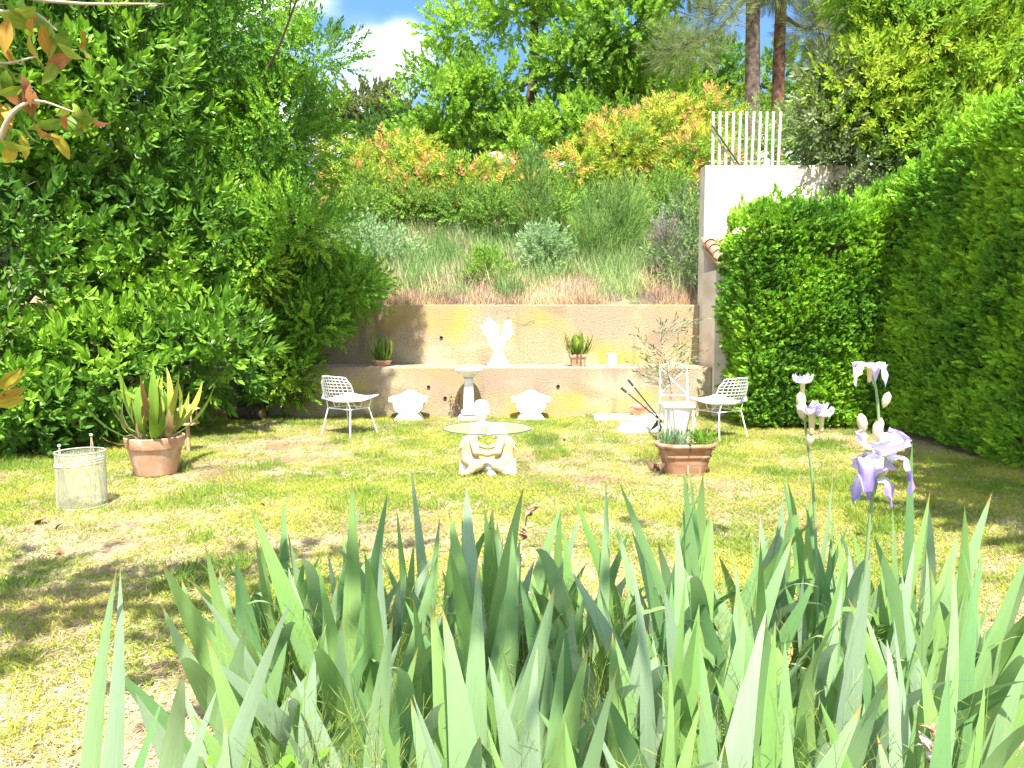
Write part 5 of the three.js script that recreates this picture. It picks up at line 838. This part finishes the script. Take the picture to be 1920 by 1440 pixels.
// ---------------------------------------------------------------- the magnolia whose boughs reach in from the left and over the bed
{
  reseed(251);
  const t = thing('magnolia_tree', 'magnolia branch with yellow, orange and brown leaves at the top left corner', 'tree', [0, 0, 0]);
  const O = V(-2.08, 2.73, -3), at = (x, y, z = 0) => O.clone().add(V(x * 1.15, y * 1.08, z));
  part(t, 'trunk', join([limb([[-3.2, 0, -1.6], [-3.1, 1.6, -1.7], [-2.9, 3.2, -1.7], [-2.4, 4.6, -1.4]], [0.13, 0.11, 0.09, 0.05], 9), limb([[-2.9, 3.2, -1.7], [-1.9, 4.0, -1.6], [-0.7, 4.35, -1.2], [0.9, 4.4, -0.6]], [0.06, 0.045, 0.03, 0.015], 7), limb([[-1.9, 4.0, -1.6], [-0.9, 4.5, -2.2], [1.5, 4.6, -2.4]], [0.035, 0.02, 0.01], 6)]), barkM);
  const tw = [[[-3.1, 1.8, -1.7], [-2.7, 2.15, -2.6], at(-0.08, -0.5, 0), at(0.06, -0.49, 0), at(0.11, -0.42, 0.02)], [at(0.06, -0.49, 0), at(0.13, -0.4, 0.03), at(0.2, -0.36, 0.02), at(0.33, -0.4, 0.02)], [[-3.0, 2.6, -1.7], [-2.6, 2.66, -2.6], at(0, -0.04, 0), at(0.1, -0.05, 0.02), at(0.22, -0.06, 0.02), at(0.29, -0.12, 0.03)], [at(0.0, -0.1, 0), at(0.05, -0.22, 0.02), at(0.1, -0.23, 0.02), at(0.2, -0.2, 0)], [[-2.6, 2.75, -2.6], at(0.2, 0.03, -0.1), at(0.6, 0.02, -0.1)]];
  part(t, 'branch', join(tw.map((p, i) => limb(p, i === 0 ? [0.035, 0.02, 0.012, 0.006] : [0.012, 0.007, 0.003], 6))), std(0.42, 0.34, 0.25, 0.9, { bumpMap: barkMap, bumpScale: 0.004 }));
  const cols = swordTints([[0.16, 0.28, 0.03], [0.26, 0.34, 0.04], [0.44, 0.36, 0.04], [0.45, 0.26, 0.04], [0.34, 0.14, 0.05], [0.3, 0.12, 0.07]]);
  const lg = [0, 1, 2, 3].map((k) => leafGeo(0.125, 0.05, { seg: 7, fold: 0.35, curl: 0.15 + 0.2 * k, p: 0.9, wave: 0.15 }));
  const spots = [[0.06, 0.0, 0], [0.1, -0.02, 0], [0.14, -0.03, 0], [0.2, -0.04, 0], [0.24, -0.05, 1], [0.12, -0.07, 1], [0.15, -0.09, 3], [0.16, -0.1, 2], [0.23, -0.09, 3], [0.27, -0.12, 0], [0.3, -0.13, 1], [0.34, -0.14, 0], [0.25, -0.15, 1], [0.32, -0.19, 4], [0.3, -0.17, 1], [0.02, -0.12, 2], [0.05, -0.15, 3], [0.07, -0.17, 4], [0.0, -0.18, 0], [0.03, -0.21, 0], [0.09, -0.23, 1], [0.12, -0.25, 0], [0.15, -0.3, 4], [0.17, -0.28, 5], [0.05, -0.3, 3], [0.04, -0.35, 3], [0.08, -0.36, 2], [0.1, -0.31, 4], [0.0, -0.27, 4], [0.02, -0.4, 1], [0.07, -0.42, 1], [0.11, -0.46, 2], [0.13, -0.51, 2], [0.3, -0.36, 1], [0.33, -0.37, 1], [0.35, -0.4, 4], [0.37, -0.39, 1], [0.32, -0.41, 0], [0.28, -0.4, 0], [0.17, -0.38, 1], [0.19, -0.42, 0], [0.08, -0.49, 1], [0.02, -0.03, 1], [-0.03, -0.1, 0], [-0.02, -0.24, 2], [0.2, -0.44, 4]];
  for (const [x, y, c] of spots) { const l = part(t, 'leaf', lg[Math.floor(rnd() * 4)], cols[c]); l.position.copy(at(x, y, ru(-0.05, 0.07))); l.rotation.set(ru(-0.5, 0.6), ru(-1.2, 1.2), Math.PI + ru(-1.1, 1.1)); l.rotation.order = 'ZXY'; l.scale.setScalar(ru(0.75, 1.15)); }
  for (let i = 0; i < 34; i++) { const [x, y] = spots[Math.floor(rnd() * spots.length)], l = part(t, 'leaf', lg[Math.floor(rnd() * 4)], cols[Math.floor(Math.pow(rnd(), 1.5) * 5)]); l.position.copy(at(x + ru(-0.05, 0.05), y + ru(-0.05, 0.05), ru(-0.08, 0.05))); l.rotation.set(ru(-0.5, 0.8), ru(-1.4, 1.4), Math.PI + ru(-1.2, 1.2)); l.rotation.order = 'ZXY'; l.scale.setScalar(ru(0.6, 1.0)); }
  // low twig with two orange leaves
  part(t, 'branch', limb([[-3.15, 1.0, -1.7], [-2.7, 1.12, -2.7], [-2.28, 1.18, -3.2], [-2.2, 1.17, -3.22]], [0.02, 0.01, 0.004], 6), barkM);
  for (const [x, y, c, rz, s] of [[-2.24, 1.2, 2, -1.35, 1.2], [-2.25, 1.15, 3, -1.6, 1.15], [-2.22, 1.21, 2, -1.2, 1.0], [-2.24, 1.13, 2, -1.75, 1.05]]) { const l = part(t, 'leaf', lg[1], cols[c]); l.position.set(x, y, -3.2); l.rotation.set(0.5, 0.4, rz); l.scale.setScalar(s); }
  reseed(255);
  const mag = spray(leafGeo(0.17, 0.075, { seg: 3, fold: 0.25, curl: 0.25, p: 0.9 }), twig(10, 0.22, { tilt0: 85, tilt1: 30 }));
  scatter(t, 'crown', mag, waxy, crownPlaces([[-1.9, 4.4, -1.5, 0.9, 0.4, 0.8, 0.8], [-1.1, 4.5, -2.0, 0.8, 0.35, 0.5], [0.2, 4.45, -0.3, 0.75, 0.35, 0.55], [-0.6, 4.4, -0.9, 0.7, 0.35, 0.5], [1.45, 4.6, -2.8, 0.4, 0.2, 0.25, 0.4], [-2.5, 4.9, -1.2, 0.9, 0.5, 0.8]], 200, { shell: 1.5, gap: -0.05, freq: 1.6 }), [[0.1, 0.2, 0.03], [0.2, 0.28, 0.04]], 2);
}

renderer.render(scene, camera);
